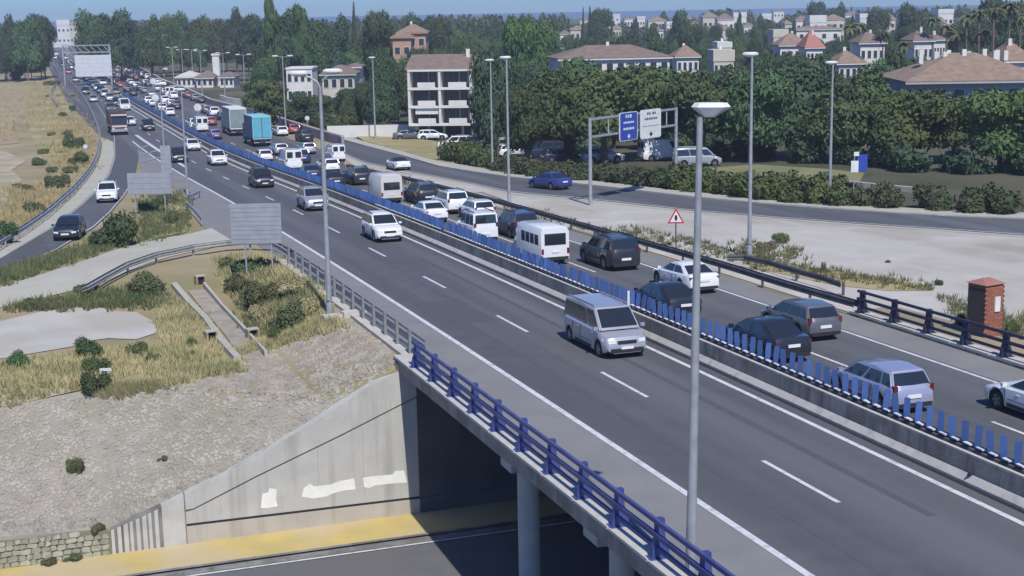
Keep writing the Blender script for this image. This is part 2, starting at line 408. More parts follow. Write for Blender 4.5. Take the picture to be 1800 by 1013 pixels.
# wasteland between motorway and service road
SI = [(585, 262), (618, 282), (660, 292), (740, 307), (820, 322), (900, 340), (1050, 353), (1200, 370), (1350, 383), (1500, 394), (1650, 404), (1800, 415), (1900, 422)]
SO = [(590, 243), (622, 252), (660, 262), (720, 278), (780, 296), (900, 313), (1050, 328), (1200, 346), (1350, 360), (1500, 371), (1650, 380), (1800, 386), (1900, 391)]
si, so_ = GL(resamp(SI, 22)), GL(resamp(SO, 22))
hw = [A(d, 18.2) for d in [150, 147, 141, 132, 122, 114, 106, 99, 92, 86, 80, 75, 70.5, 66.5, 63, 60, 57.5, 55, 52.5, 50, 47.5, 45]]
sheet('wasteland', [Vector((p.x, p.y, 0)) for p in hw], [Vector((p.x, p.y, 0)) for p in si], .012, waste, 8)
sheet('service_road', si, so_, .04, asph, 4)
e0, e1 = edge(si, so_, -.10, -.0); sheet('road_edge', e0, e1, .03, track, 1)
e0, e1 = edge(si, so_, .03, .055); sheet('service_marking', e0, e1, .06, paint, 1)
# kerb and pavement on the far side
PV = [(594, 236), (624, 246), (664, 257), (724, 271), (784, 288), (900, 306), (1050, 321), (1200, 339), (1350, 352), (1500, 363), (1650, 372), (1800, 377), (1900, 382)]
pv = GL(resamp(PV, 22))
sheet('pavement', so_, pv, .14, track, 2)
kb = MB()
for a, b in zip(so_, so_[1:]): kb.bar((a.x, a.y, a.z+.07), (b.x, b.y, b.z+.07), .16, .16)
struct(kb.build('kerb', conc_light))
sheet('dry_verge', GL([(625, 240), (690, 243), (760, 249), (800, 262)]), GL([(640, 250), (700, 266), (765, 284), (800, 290)]), .16, drygrass, 3)
# planted verge strip near the guardrail on the right
sheet('dry_verge', GL([(1290, 452), (1370, 462), (1450, 474), (1540, 486), (1620, 500)]), GL([(1330, 474), (1400, 488), (1470, 503), (1560, 512), (1640, 512)]), .03, drygrass, 3)
# left hillside dry grass and bare earth
sheet('dry_grass_field', GL([(20, 150), (40, 200), (60, 250), (90, 300), (60, 350), (10, 385)]), GL([(100, 140), (135, 190), (160, 240), (140, 300), (100, 350), (40, 395)]), .03, drygrass, 5)
sheet('bare_earth', GL([(-40, 150), (-40, 175), (-40, 200), (-40, 230), (-40, 260)]), GL([(66, 152), (38, 172), (52, 198), (20, 226), (34, 252)]), .05, mat('red_earth', (.36, .265, .175), .95, (.30, .24, .14), .3, c3=(.33, .29, .17), s3=.1), 3)
sheet('pale_earth', GL([(-60, 262), (-60, 280), (-60, 300), (-60, 320), (-60, 345), (-60, 360), (-60, 395)]), GL([(12, 268), (46, 284), (20, 300), (40, 318), (14, 342), (26, 358), (-12, 388)]), .06, mat('pale_earth', (.44, .39, .30), .95, (.33, .28, .17), .35, c3=(.32, .28, .18), s3=.12), 3)
sheet('dry_grass_field', GL([(-60, 655), (60, 640), (150, 620), (250, 605), (330, 590)]), GL([(-60, 730), (60, 705), (170, 680), (290, 655), (395, 632)]), .03, drygrass, 4)
sheet('dry_grass_field', GL([(270, 345), (320, 340)]), GL([(255, 425), (330, 408)]), .03, drygrass, 4)

# ------------------------------------------------------------ bridge, abutment, lower road
br = thing('road_bridge', 'concrete motorway bridge deck crossing over the lower road', 'bridge', (0, 0, 0))
mb = MB(); n_ = 10
prof = [(-3.3, .13), (-2.65, .13), (-2.65, -.03), (17.8, -.03), (17.8, .13), (18.45, .13), (18.45, -.32), (17.2, -.75), (16.9, -1.25), (-1.7, -1.25), (-2.0, -.75), (-3.3, -.32)]
for i in range(n_+1):
    s_ = 10+(SW-10)*i/n_
    for a_, z_ in prof: mb.v.append(tuple(W3(s_, a_, z_)))
k = len(prof)
for i in range(n_):
    for j in range(k): mb.f.append((i*k+j, i*k+(j+1) % k, (i+1)*k+(j+1) % k, (i+1)*k+j)); mb.mi.append(0)
mb.f += [tuple(range(k)), tuple(range(n_*k, n_*k+k))[::-1]]; mb.mi += [0, 0]
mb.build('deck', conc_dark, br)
m1 = MB(); m1.prism([(-.33, -.05), (.33, -.05), (.33, .05), (-.33, .05)], 2.40, Matrix.Identity(4))
lm = m1.mesh('ledge_slab', conc_light)
def rz_at(s_): return math.atan2(dy+KAP*(s_-60)*ny, dx+KAP*(s_-60)*nx)-PI/2
for k in range(-4, 10):     # light coping slabs on the left edge
    s_ = 30.8+2.45*k
    o = put('coping', lm, br, W3(s_, -2.97, .155), (math.atan(G1), 0, rz_at(s_)))
for k in range(0, 10):
    s_ = 30.8+2.45*k
    o = put('coping', lm, br, W3(s_, 18.12, .155), (math.atan(G1), 0, rz_at(s_)))
for (s_, a_) in [(44., -1.2), (44., 4.5), (44., 10.2), (44., 16.), (36.4, -1.0), (36.4, 16.)]:
    p = W3(s_, a_); z1 = zr(s_)-1.2
    c_ = MB(); c_.tube([(0, 0, ZL), (0, 0, z1)], .38, 20); c_.build('pier', concrete, br, smooth=True, loc=(p.x, p.y, 0))
cb = MB(); cb.bar(W3(44., -2, -1.55), W3(44., 17, -1.55), 1.1, .6); cb.bar(W3(36.4, -2, -1.55), W3(36.4, 17, -1.55), 1.1, .6); cb.build('crossbeam', concrete, br)
# abutment
shade_conc = mat('shaded_concrete', (.10, .10, .105), .95, (.07, .07, .075), .6)  # underpass shade put into the dark base colour
ab = thing('bridge_abutment', 'pale concrete abutment and sloping wing wall with painted over graffiti', 'retaining wall')
def wallpoly(name, pts, s_, th, m, parent, uvseg=1):
    """vertical slab on the plane s = s_, outline given as (a, z)"""
    mb = MB(); n = len(pts)
    vs_ = [Vector((*W2(s_, a_), z_)) for a_, z_ in pts]+[Vector((*W2(s_+th, a_), z_)) for a_, z_ in pts]
    mb.add(vs_, [tuple(range(n))[::-1], tuple(range(n, 2*n))]+[(i, (i+1) % n, (i+1) % n+n, i+n) for i in range(n)])
    return mb.build(name, m, parent)
aw = at_s(330, 955, SW)[0]; ac = at_s(738, 900, SW)[0]
topw = [(a_, zwall(a_)) for a_ in [aw, aw+1.5, aw+3, aw+4.5, aw+6, aw+7.5, ac]]
# groove line = joint between lower panel and coping band
gv = sorted(at_s(px, py, SW) for px, py in [(340, 895), (450, 838), (600, 765), (728, 698)])
def zgv(a_): return lerpt(gv, a_) if a_ > gv[0][0] else gv[0][1]
wallpoly('lower_panel', [(aw, ZL), (ac, ZL), (ac, zgv(ac)-.04)]+[(a_, z_-.04) for a_, z_ in gv[::-1][1:]]+[(aw, gv[0][1]-.1)], SW-.02, .4, concrete, ab)
wallpoly('coping_band', [(aw, gv[0][1]+.02)]+[(a_, z_+.04) for a_, z_ in gv[:-1]]+[(ac, zgv(ac)+.04)]+[(a_, z_+.03) for a_, z_ in topw[::-1]], SW-.05, .5, concrete, ab)
wallpoly('groove', [(aw+.1, gv[0][1]-.3), (ac-.1, zgv(ac)-.3), (ac-.1, zgv(ac)+.3)]+[(a_, z_+.3) for a_, z_ in gv[::-1][1:]], SW+.05, .2, conc_dark, ab)
zp = at_s(735, 875, SW)[1]
zq = at_s(340, 922, SW)[1]
wallpoly('plinth', [(aw, ZL), (ac, ZL), (ac, zp-.03), (aw, zq-.03)], SW-.07, .3, mat('pinkish_concrete', (.46, .42, .37), .9, (.40, .37, .32), 1, 5, streak=(.30, .27, .22)), ab)
wallpoly('plinth_joint', [(aw, zq-.03), (ac, zp-.03), (ac, zp+.06), (aw, zq+.06)], SW-.035, .1, blk, ab)
wallpoly('abutment_face', [(ac, ZL), (19.5, ZL), (19.5, zr(SW)-.6), (ac, zr(SW)-.2)], SW-.045, .6, shade_conc, ab)
wallpoly('plinth_dark', [(ac, ZL), (18.5, ZL), (18.5, zp), (ac, zp)], SW-.09, .1, shade_conc, ab)
for px in (335, 385, 470, 560, 640):     # vertical formwork joints
    a_ = at_s(px, 850, SW)[0]; wallpoly('joint', [(a_-.008, ZL+1.0), (a_+.008, ZL+1.0), (a_+.008, zgv(a_)-.1), (a_-.008, zgv(a_)-.1)], SW-.024, .05, mat('joint_grey', (.33, .32, .30), .9), ab)
# painted-over patches: rough rounded blobs of white paint
for pts in ([(458, 893), (461, 868), (470, 866), (474, 858), (486, 860), (485, 878), (488, 890), (470, 893)],
            [(530, 873), (534, 858), (545, 850), (552, 855), (580, 852), (600, 845), (612, 843), (622, 841), (625, 860), (605, 862), (585, 867), (573, 873), (550, 876)],
            [(640, 856), (638, 840), (648, 838), (690, 834), (694, 828), (710, 827), (715, 848), (690, 850), (660, 853), (648, 858)]):
    q_ = [at_s(px, py, SW) for px, py in pts]; wallpoly('paint_patch', q_, SW-.028, .02, mat('patch_white', (.80, .80, .76), .8, (.72, .72, .68), 3), ab)
# fluted concrete panel wall left of it
a0_ = at_s(196, 950, SW)[0]
fl = thing('fluted_wall', 'short ribbed concrete wall beside the masonry wall', 'retaining wall')
nfl = 8
wallpoly('backing', [(a0_, ZL), (aw, ZL), (aw, zwall(aw)), (a0_, zwall(a0_))], SW-.05, .4, conc_dark, fl)
for i in range(nfl):
    b0 = a0_+(aw-.95-a0_)*i/nfl; b1 = a0_+(aw-.95-a0_)*(i+.6+.2*(i%3-1)/2)/nfl
    wallpoly('rib', [(b0, ZL), (b1, ZL), (b1, zwall(b1)), (b0, zwall(b0))], SW-.11, .15, conc_light, fl)
wallpoly('end_pier', [(aw-.9, ZL), (aw-.06, ZL), (aw-.06, zwall(aw)+.05), (aw-.9, zwall(aw-.9)+.05)], SW-.13, .4, conc_light, fl)
# masonry wall of uneven stones
mw = thing('masonry_wall', 'low wall of rough yellowish stones at the slope foot, bottom left', 'stone wall')
wallpoly('backing', [(a0_-9, ZL), (a0_-.03, ZL), (a0_-.03, zwall(a0_)-.03), (a0_-4.2, zwall(a0_-4.2)-.03), (a0_-9, zwall(a0_-9)-.03)], SW-.04, .3, mort2, mw)
z = ZL+.02; row = 0; cnt = 0
while z < ZL+1.15:
    hh = RND.uniform(.17, .24); a_ = a0_-.08
    while a_ > a0_-7.5:
        w_ = RND.uniform(.2, .42)
        if z+hh*.6 < zwall(a_-w_/2) and cnt < 290:
            pts = []
            for kx, kz in ((0, .12), (.15, 0), (.85, .03), (1, .15), (.97, .85), (.8, 1), (.2, .96), (.03, .8)):
                pts.append((a_-w_+.025+(w_-.04)*kx+RND.uniform(-.03, .03), z+(hh-.03)*kz+RND.uniform(-.028, .028)))
            wallpoly('stone', pts, SW-.08-RND.uniform(0, .04), .12, wallst, mw); cnt += 1
        a_ -= w_
    z += hh
# lower road
L_ = lambda s_, a_, dz=0: Vector((*W2(s_, a_), ZL+dz))
def quad(name, s0, s1, a0, a1, dz, m):
    mb = MB(); n = 12
    for i in range(n+1):
        a_ = a0+(a1-a0)*i/n; mb.v += [tuple(L_(s0, a_, dz)), tuple(L_(s1, a_, dz))]
    for i in range(n): mb.f.append((2*i, 2*i+2, 2*i+3, 2*i+1)); mb.mi.append(0)
    return struct(mb.build(name, m))
quad('yellow_verge', 50.75, SW-.06, -45, 30, .02, verge_y)
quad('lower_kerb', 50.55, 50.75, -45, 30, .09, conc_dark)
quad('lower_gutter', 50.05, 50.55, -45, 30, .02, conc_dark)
quad('lower_marking', 49.85, 49.98, -45, 30, .03, paint)
quad('lower_marking', 45.4, 45.5, -7, -5, .03, paint)

# ------------------------------------------------------------ riprap slope
sp_ = thing('stone_slope', 'embankment slope faced with rough grey brown stones above the lower road', 'stone slope')
def rock(mb, c, r, nrm):
    u = nrm.orthogonal().normalized(); v = nrm.cross(u); n = 6; ph = RND.uniform(0, 6)
    base = []; top = []
    ex = RND.uniform(.65, 1.1)
    for k in range(n):
        t = ph+2*PI*k/n; rr = r*RND.uniform(.8, 1.2); d = u*math.cos(t)*rr+v*math.sin(t)*rr*ex
        base.append(c+d-nrm*.05); top.append(c+d*.62+nrm*r*RND.uniform(.18, .42))
    mb.add(base+top, [tuple(range(n, 2*n))]+[(k, (k+1) % n, n+(k+1) % n, n+k) for k in range(n)])
CREST = [(-200, 760), (0, 722), (150, 692), (300, 664), (420, 640), (480, 612), (570, 566), (625, 562), (700, 628), (760, 700)]
def to_px(p):
    v = p-Vector((0, 0, HC)); f = v.dot(fwd); return 900+F*v.dot(rt)/f, 506.5-F*v.dot(up)/f
spots = []
for i in range(24000):
    a_ = RND.uniform(-23, -2.9); s_ = RND.uniform(SW+.45, 71)
    p = W2(s_, a_); z = zg(p.x, p.y); px_, py_ = to_px(Vector((p.x, p.y, z)))
    if py_ > lerpt(CREST, px_)+RND.uniform(-3, 5): spots.append((p.x, p.y, z))
def nrm_at(x, y):
    e = .15; return Vector((zg(x-e, y)-zg(x+e, y), zg(x, y-e)-zg(x, y+e), 2*e)).normalized()
spots.sort(key=lambda p: math.hypot(p[0], p[1]))
spots = spots[:11000]
protos = []
for i in range(12):
    m1 = MB(); rock(m1, Vector((0, 0, 0)), 1, Vector((0, 0, 1))); protos.append(m1.mesh('stone', stone_m))
for p in spots[:300]:
    r = RND.uniform(.09, .16); o = put('stone', RND.choice(protos), sp_, p); n3 = nrm_at(p[0], p[1])
    o.rotation_mode = 'QUATERNION'; o.rotation_quaternion = n3.to_track_quat('Z', 'X'); o.scale = (r, r, r)
mb = MB()
for p in spots[300:]: rock(mb, Vector(p), RND.uniform(.05, .13)*(1.3 if RND.random() < .12 else 1), nrm_at(p[0], p[1]))
tag(mb.build('stones', mat('riprap_stone_b', (.345, .315, .265), .95, (.265, .243, .205), 1.8, 5, .02, bscale=12, c3=(.385, .355, .305), s3=1.1), sp_), kind='stuff')

# ------------------------------------------------------------ median barriers and anti glare screen
def loft(name, prof, d0, d1, m, parent, step=4, smooth=False):
    mb = MB(); k = max(1, int((d1-d0)/step)); n = len(prof)
    for i in range(k+1):
        d = d0+(d1-d0)*i/k
        for a_, z_ in prof: mb.v.append(tuple(A(d, a_, z_)))
    for i in range(k):
        for j in range(n): mb.f.append((i*n+j, i*n+(j+1) % n, (i+1)*n+(j+1) % n, (i+1)*n+j)); mb.mi.append(0)
    mb.f += [tuple(range(n)), tuple(range(k*n, k*n+n))[::-1]]; mb.mi += [0, 0]
    return mb.build(name, m, parent, smooth=smooth)
jb = thing('median_barrier', 'low concrete safety barrier along the inner edge of the empty side carriageway', 'barrier')
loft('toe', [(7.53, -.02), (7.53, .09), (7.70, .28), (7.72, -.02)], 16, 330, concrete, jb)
loft('face', [(7.725, -.02), (7.725, .285), (7.765, .78), (7.80, .80), (7.93, .80), (8.0, .25), (8.1, -.02)], 16, 330, conc_dark, jb)  # darker face, paler toe and cap: light on the slopes put into colour
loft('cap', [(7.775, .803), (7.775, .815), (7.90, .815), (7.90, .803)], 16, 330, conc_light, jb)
bs = thing('median_barrier', 'concrete barrier that carries the row of blue anti glare blades', 'barrier')
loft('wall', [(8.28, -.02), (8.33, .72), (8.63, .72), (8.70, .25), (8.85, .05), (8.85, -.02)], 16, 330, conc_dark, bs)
ags = thing('anti_glare_screen', 'long row of upright blue blades standing on the median barrier', 'glare screen')
loft('rail', [(8.36, .722), (8.36, .79), (8.60, .79), (8.60, .722)], 16, 330, navy_p, ags)
b1 = MB()
for i in range(5):
    z = .0+.155*i; w_ = .10-.006*abs(i-2)
    b1.v += [(-w_, -.012, z), (w_, -.03, z), (w_, .012, z), (-w_, .03, z)]
for i in range(4):
    for j in range(4): b1.f.append((4*i+j, 4*i+(j+1) % 4, 4*i+4+(j+1) % 4, 4*i+4+j)); b1.mi.append(0)
b1.f += [(3, 2, 1, 0), (16, 17, 18, 19)]; b1.mi += [0, 0]
bm_ = b1.mesh('blade', blade_m); lit_spot = MB().box((0, 0, .02), (.13, .30, .04)).mesh('plate', white_p)
d = 17.; k = 0; rest = MB()
while d < 325:
    p = A(d, 8.48, .79); T = axis(d)[1]; rz = math.atan2(T.y, T.x)-PI/2
    if RND.random() < .008: k += 1; d += .58; continue
    if k < 290:
        o = put('blade', bm_, ags, p, (RND.gauss(0, .035), RND.gauss(0, .06), rz+RND.gauss(-.45, .12)))
        if k < 150: put('flat_plate', lit_spot, ags, A(d+.29, 8.37, .79), (0, 0, rz))  # white spots painted in for the sunlit barrier top between blades
    else: rest.box(p+Vector((0, 0, .32)), (.2, .04, .62), rz-.45)
    k += 1; d += .58
tag(rest.build('blades', blade_m, ags), kind='stuff')

# ------------------------------------------------------------ bridge parapets
def spanrail(mb, s0, s1, a_, z_, w_, h_, n=6):
    for i in range(n):
        mb.bar(W3(s0+(s1-s0)*i/n, a_, z_), W3(s0+(s1-s0)*(i+1)/n, a_, z_), w_, h_)
def parapet(label, ss, a_, side, mpost, mrail, name='bridge_railing', zb=.2):
    t = thing(name, label, 'railing', W3(ss[0], a_, 0))
    o0 = Vector(t.location)
    m1 = MB()   # tapered post, foot outward
    pr = [(-.24, 0), (.24, 0), (.20, .3), (.115, .55), (.10, 1.0), (-.10, 1.0), (-.115, .55), (-.20, .3)]
    Mx = Matrix.Identity(4)
    m1.prism(pr, .17, Mx@Matrix.Rotation(0, 4, 'Z')); m1.box((0, 0, .012), (.6, .34, .03)); m1.box((0, -side*.12, .86), (.12, .14, .12)); m1.box((0, -side*.12, .5), (.12, .14, .1))
    pmsh = m1.mesh('post', mpost)
    for s_ in ss:
        put('post', pmsh, t, W3(s_, a_, zb)-o0, (0, 0, rz_at(s_)+RND.gauss(0, .01)))
    s0, s1 = ss[0]-1.2, ss[-1]+.2
    for z_, h_, off in ((.96, .11, .12), (.62, .12, .14), (.28, .10, .10)):
        mb = MB(); spanrail(mb, s0, s1, a_-side*off*-1 if side < 0 else a_-off, zb+z_, .09, h_, 10)
        mb.v = [(x-o0.x, y-o0.y, z-o0.z) for x, y, z in mb.v]; mb.build('rail', mrail, t)
    return t
parapet('blue painted parapet with tapered posts on the near edge of the bridge', [22.25+2.45*k for k in range(-2, 13)], -2.95, -1, blue_p, blue_p)
# light reflective strips on the two upper blue rails (galvanised inner faces)
parapet('dark navy parapet on the far edge of the bridge beside the brick kiosk', [21.65+2.45*k for k in range(0, 14)], 18.1, 1, navy_p, navy_p)
# galvanised post and rail on the approach
galv_r = mat('old_galvanised', (.25, .265, .275), .6, (.20, .21, .22), 2, metal=.2)
gt = thing('approach_railing', 'grey galvanised railing above the stone slope, before the blue one', 'railing')
pm2 = MB().box((0, 0, .55), (.13, .16, 1.1)); pm2.box((0, 0, .02), (.3, .3, .05)); pm2 = pm2.mesh('post', galv_r)
for k in range(14):
    s_ = 54.4+2.05*k; put('post', pm2, gt, W3(s_, -2.5, 0), (0, 0, rz_at(s_)))
for z_, h_ in ((1.0, .1), (.66, .24), (.28, .1)):
    mb = MB(); spanrail(mb, 52.4, 82, -2.38, z_, .07, h_, 10); mb.build('rail', galv_r, gt)
mb = MB(); spanrail(mb, SW+.1, 83, -2.6, .06, .5, .14, 10); tag(mb.build('approach_kerb', conc_light), kind='structure')

def guardrail(label, pts, m, spacing=4, h=.7, double=True, mpost=None, z0=None, group=None):
    """W-beam rail on short posts along ground points"""
    t = thing('guardrail', label, 'guardrail', group=group)
    pth = smooth_path([Vector((p.x, p.y, p.z)) for p in pts], 2)
    def gz(p): return zg(p.x, p.y) if z0 is None else p.z
    for off in ([.12, -.12] if double else [.12]):
        mb = MB(); prev = None
        for i, p in enumerate(pth):
            q = pth[min(i+1, len(pth)-1)]-pth[max(i-1, 0)]; N = Vector((q.y, -q.x, 0)).normalized()*off
            sg = 1 if off > 0 else -1; z = gz(p); o = Vector((p.x, p.y, z))+N; n1 = N.normalized()
            prof_ = [(0, h), (.05, h-.04), (.05, h-.1), (0, h-.155), (.05, h-.21), (.05, h-.27), (0, h-.31)]
            ring = [o+n1*x+Vector((0, 0, z_)) for x, z_ in prof_]
            b = len(mb.v); mb.v += [tuple(v) for v in ring]+[tuple(v-n1*.02) for v in ring]
            if prev is not None:
                for j in range(6):
                    mb.f.append((prev+j, prev+j+1, b+j+1, b+j)); mb.f.append((prev+7+j, b+7+j, b+8+j, prev+8+j)); mb.mi += [0, 0]
                mb.f += [(prev, b, b+7, prev+7), (prev+6, prev+13, b+13, b+6)]; mb.mi += [0, 0]
            prev = b
        mb.build('beam', m, t)
    pmm = MB().box((0, 0, h/2-.03), (.12, .08, h)).mesh('post', mpost or m)
    acc = 0; last = pth[0]
    for p in pth:
        acc += (p-last).length; last = p
        if acc >= spacing and len(t.children) < 120: acc = 0; put('post', pmm, t, (p.x, p.y, gz(p)))
    return t
GM = [(96, 119), (127, 146), (147, 172), (163, 203), (176, 236), (176, 270), (159, 308), (132, 340), (84, 384), (45, 412), (0, 440), (-70, 482)]
guardrail('steel guardrail following the curve of the exit ramp on the left', GL(resamp(GM, 20)), galv, 4)
guardrail('steel guardrail curving from the service track up to the motorway shoulder', GL([(150, 525), (187, 503), (225, 482), (275, 464), (340, 450), (400, 442), (440, 440), (478, 442), (512, 462)]), mat('dull_steel', (.24, .25, .25), .6, (.30, .31, .30), 3), 3)
guardrail('dark steel guardrail between the jammed carriageway and the pale waste ground', [A(d, a_) for d, a_ in [(53.9, 18.05), (60, 17.9), (67, 18.0), (76, 17.9), (86, 17.8), (98, 17.8), (114, 17.6), (128, 17.3), (138, 16.8), (148, 16.5)]], galv_dark, 3, double=True, mpost=galv_dark)
guardrail('second dark rail splaying away behind the guardrail near the tall lamp post', GL([(1278, 470), (1310, 470), (1350, 478), (1400, 494), (1450, 508), (1482, 520)]), galv_dark, 4, double=False)
guardrail('short stub of guardrail on the pale shoulder beside the sign posts', GL([(330, 357), (350, 348)]), galv, 2, double=False)
guardrail('short broken guardrail end on the pale shoulder below the stub', GL([(330, 368), (345, 382), (358, 398)]), galv, 2, double=False)
guardrail('guardrail along the outside lane far up the oncoming carriageway', [A(d, -6.5+5*sm(d, 330, 480)) for d in range(300, 640, 30)], galv, 8)

# long concrete parapet wall beside the slip lane
wl = GL([(196, 108), (240, 122), (290, 150), (330, 166), (370, 186), (420, 200), (455, 206), (505, 226), (560, 244), (603, 257)])
wt = thing('roadside_wall', 'long pale topped concrete wall beside the slip road in the distance', 'wall')
mb = MB(); mc = MB()
for a, b in zip(wl, wl[1:]):
    mb.bar(a+Vector((0, 0, .5)), b+Vector((0, 0, .5)), .35, 1.3); mc.bar(a+Vector((0, 0, 1.28)), b+Vector((0, 0, 1.28)), .5, .22)
mb.build('wall_face', mat('pinkish_wall', (.36, .31, .30), .9, (.30, .265, .26), .3), wt); mc.build('coping', mat('pink_concrete', (.46, .40, .39), .9, (.40, .36, .35), .3), wt)

# ------------------------------------------------------------ lamp posts
def lamp(px, pb, ptop, kind, label, pt=None, r=.11, scale=1, group=None, base=None):
    b = base or G(px, pb); d = b.y
    top = P3(pt if pt else px, ptop, d).z; h = top-b.z
    t = thing('street_lamp', label, 'street lamp', b, group=group)
    MB().tube([(0, 0, 0), (0, 0, .6), (0, 0, .62), (0, 0, h)], [r*1.5, r*1.5, r*1.15, r*.6], 10).build('post', galv, t, smooth=True)
    MB().box((0, 0, .03), (.46, .46, .06)).build('flat_plate', galv, t); MB().box((0, -r*1.42, 1.0), (r*1.1, .03, .42)).build('access_door', mat('dull_steel2', (.30, .31, .32), .6), t)
    def head(x, y, z, sx=1., rz=0):
        mb = MB(); n = 10
        ring = lambda z_, w_, l_: [(math.cos(2*PI*k/n)*l_/2, math.sin(2*PI*k/n)*w_/2, z_) for k in range(n)]
        mb.add(ring(-.1, .14, .3)+ring(.02, .36, .9)+ring(.1, .36, .95)+ring(.17, .2, .6), [tuple(range(n))[::-1], tuple(range(3*n, 4*n))]+[(i*n+k, i*n+(k+1) % n, (i+1)*n+(k+1) % n, (i+1)*n+k) for i in range(3) for k in range(n)])
        mb.v = [tuple(Matrix.Rotation(rz, 3, 'Z')@Vector((v[0]*sx*scale, v[1]*scale, v[2]*scale))+Vector((x, y, z))) for v in mb.v]
        mb.build('lamp_head', white_p, t, smooth=True)
    if kind == 'big':       # nearest lamp: wide boat shaped head
        n = 8; mb = MB()
        out = [(-.42, 0), (-.30, -.19), (0, -.22), (.30, -.19), (.46, 0), (.30, .19), (0, .22), (-.30, .19)]
        mb.add([(x, y, .06) for x, y in out]+[(x*.82, y*.8, .15) for x, y in out]+[(x*.3-.02, y*.4, -.16) for x, y in out], [tuple(range(8, 16)), tuple(range(16, 24))[::-1]]+[(k, (k+1) % 8, 8+(k+1) % 8, 8+k) for k in range(8)]+[(16+k, 16+(k+1) % 8, (k+1) % 8, k) for k in range(8)])
        mb.v = [(x+.22, y, z+h+.16) for x, y, z in mb.v]; mb.build('lamp_head', white_p, t)
    elif kind == 'top': head(-.1, 0, h+.06)
    elif kind == 'double':
        MB().bar((-.95, 0, h), (.95, 0, h), .07).build('cross_arm', galv, t); head(-1.1, 0, h+.05); head(1.1, 0, h+.05)
    elif kind == 'arm':
        MB().tube([(0, 0, h-.1), (-.12, 0, h+.2), (-.45, 0, h+.42), (-.8, 0, h+.5)], .05, 8).build('arm', galv, t, smooth=True); head(-.95, 0, h+.55); 
        MB().tube([(0, 0, h-.1), (.1, 0, h+.25), (.35, 0, h+.45)], .05, 8).build('arm', galv, t, smooth=True); head(.6, 0, h+.62)
    return t
bL = W3(29.6, -2.0); nb = G(1213, 1013)
rb = ray(1213, 1013); tb = 31.5/rb.y
lamp(1213, 0, 206, 'big', 'nearest tall lamp post crossing the whole picture, flat white head', pt=1213, r=.112, base=Vector((rb.x*tb, 31.5, zr(31)-.6))).rotation_euler = (0, math.radians(.75), 0)
lamp(580, 556, 152, 'arm', 'lamp post standing at the top of the stone slope by the grey railing', pt=566, r=.12)
lamp(895, 356, 104, 'top', 'lamp post on the waste ground left of the blue saloon', pt=890)
lamp(866, 302, 108, 'top', 'slimmer lamp post just left of the one by the blue car', pt=862)
lamp(1317, 452, 99, 'top', 'lamp post on the pale waste ground behind the white coupe', pt=1325)
lamp(1458, 361, 113, 'top', 'lamp post at the pavement edge left of the small blue sign', pt=1465)
lamp(660, 246, 103, 'top', 'lamp post by the white wall, left of the apartment block', pt=655)
lamp(503, 237, 100, 'double', 'double headed lamp right of the turquoise truck', pt=497)
lamp(432, 186, 97, 'double', 'double headed lamp behind the green grey truck', pt=428)
far = [(396, 176, 94), (356, 168, 90), (340, 150, 88), (306, 150, 84), (322, 140, 88), (270, 128, 78), (243, 122, 72), (218, 112, 66), (204, 108, 62), (190, 104, 58), (176, 100, 56)]
for px, pb, pt_ in far: lamp(px, pb, pt_, 'double', 'receding double headed lamp beside the far motorway', r=.13, group='receding double lamps')
lamp(330, 345, 160, 'top', 'lamp post rising from the gore beside the sign backs, right one', pt=317, r=.10)
lamp(292, 320, 150, 'top', 'lamp post rising from the gore beside the sign backs, left one', pt=281, r=.09)
lamp(10, 140, 98, 'top', 'short pale post at the far left edge beyond the bare hillside', r=.2)

# ------------------------------------------------------------ signs
def board(parent, p0, p1, z0, z1, m, name='panel', th=.06, slats=0, msl=None):
    p0, p1 = Vector((p0.x, p0.y, 0)), Vector((p1.x, p1.y, 0))
    if not slats:
        return MB().bar(p0+Vector((0, 0, (z0+z1)/2)), p1+Vector((0, 0, (z0+z1)/2)), th, z1-z0).build(name, m, parent)
    hh = (z1-z0)/slats
    for i in range(slats):
        zc = z0+hh*(i+.5)
        MB().bar(p0+Vector((0, 0, zc)), p1+Vector((0, 0, zc)), th, hh*.86).build(name, m, parent)
    MB().bar(p0+Vector((0, 0, (z0+z1)/2)), p1+Vector((0, 0, (z0+z1)/2)), th*.4, z1-z0).build('backing', msl or m, parent)
alum = mat('sign_back', (.36, .38, .41), .55, (.31, .33, .36), 2, 4, metal=.2)
alum_l = mat('sign_back_light', (.62, .64, .68), .6, (.52, .54, .58), 1.5, 4)
# near sign, seen from behind
b = G(433, 490); t = thing('road_sign', 'back of a large slatted road sign on two posts beside the shoulder', 'road sign', (0, 0, 0))
d = b.y; x0, x1 = P3(406, 400, d), P3(495, 400, d); zt_, zb_ = P3(450, 358, d).z, P3(450, 429, d).z
board(t, x0, x1, zb_, zt_, alum, 'slat', .05, 9)
for px, w_ in ((432, .1), (478, .09)):
    q = P3(px, 450, d); MB().box((q.x, q.y+.06, (gr(q).z+zt_-.3)/2), (w_, w_, zt_-.3-gr(q).z+.2)).build('post', galv, t)
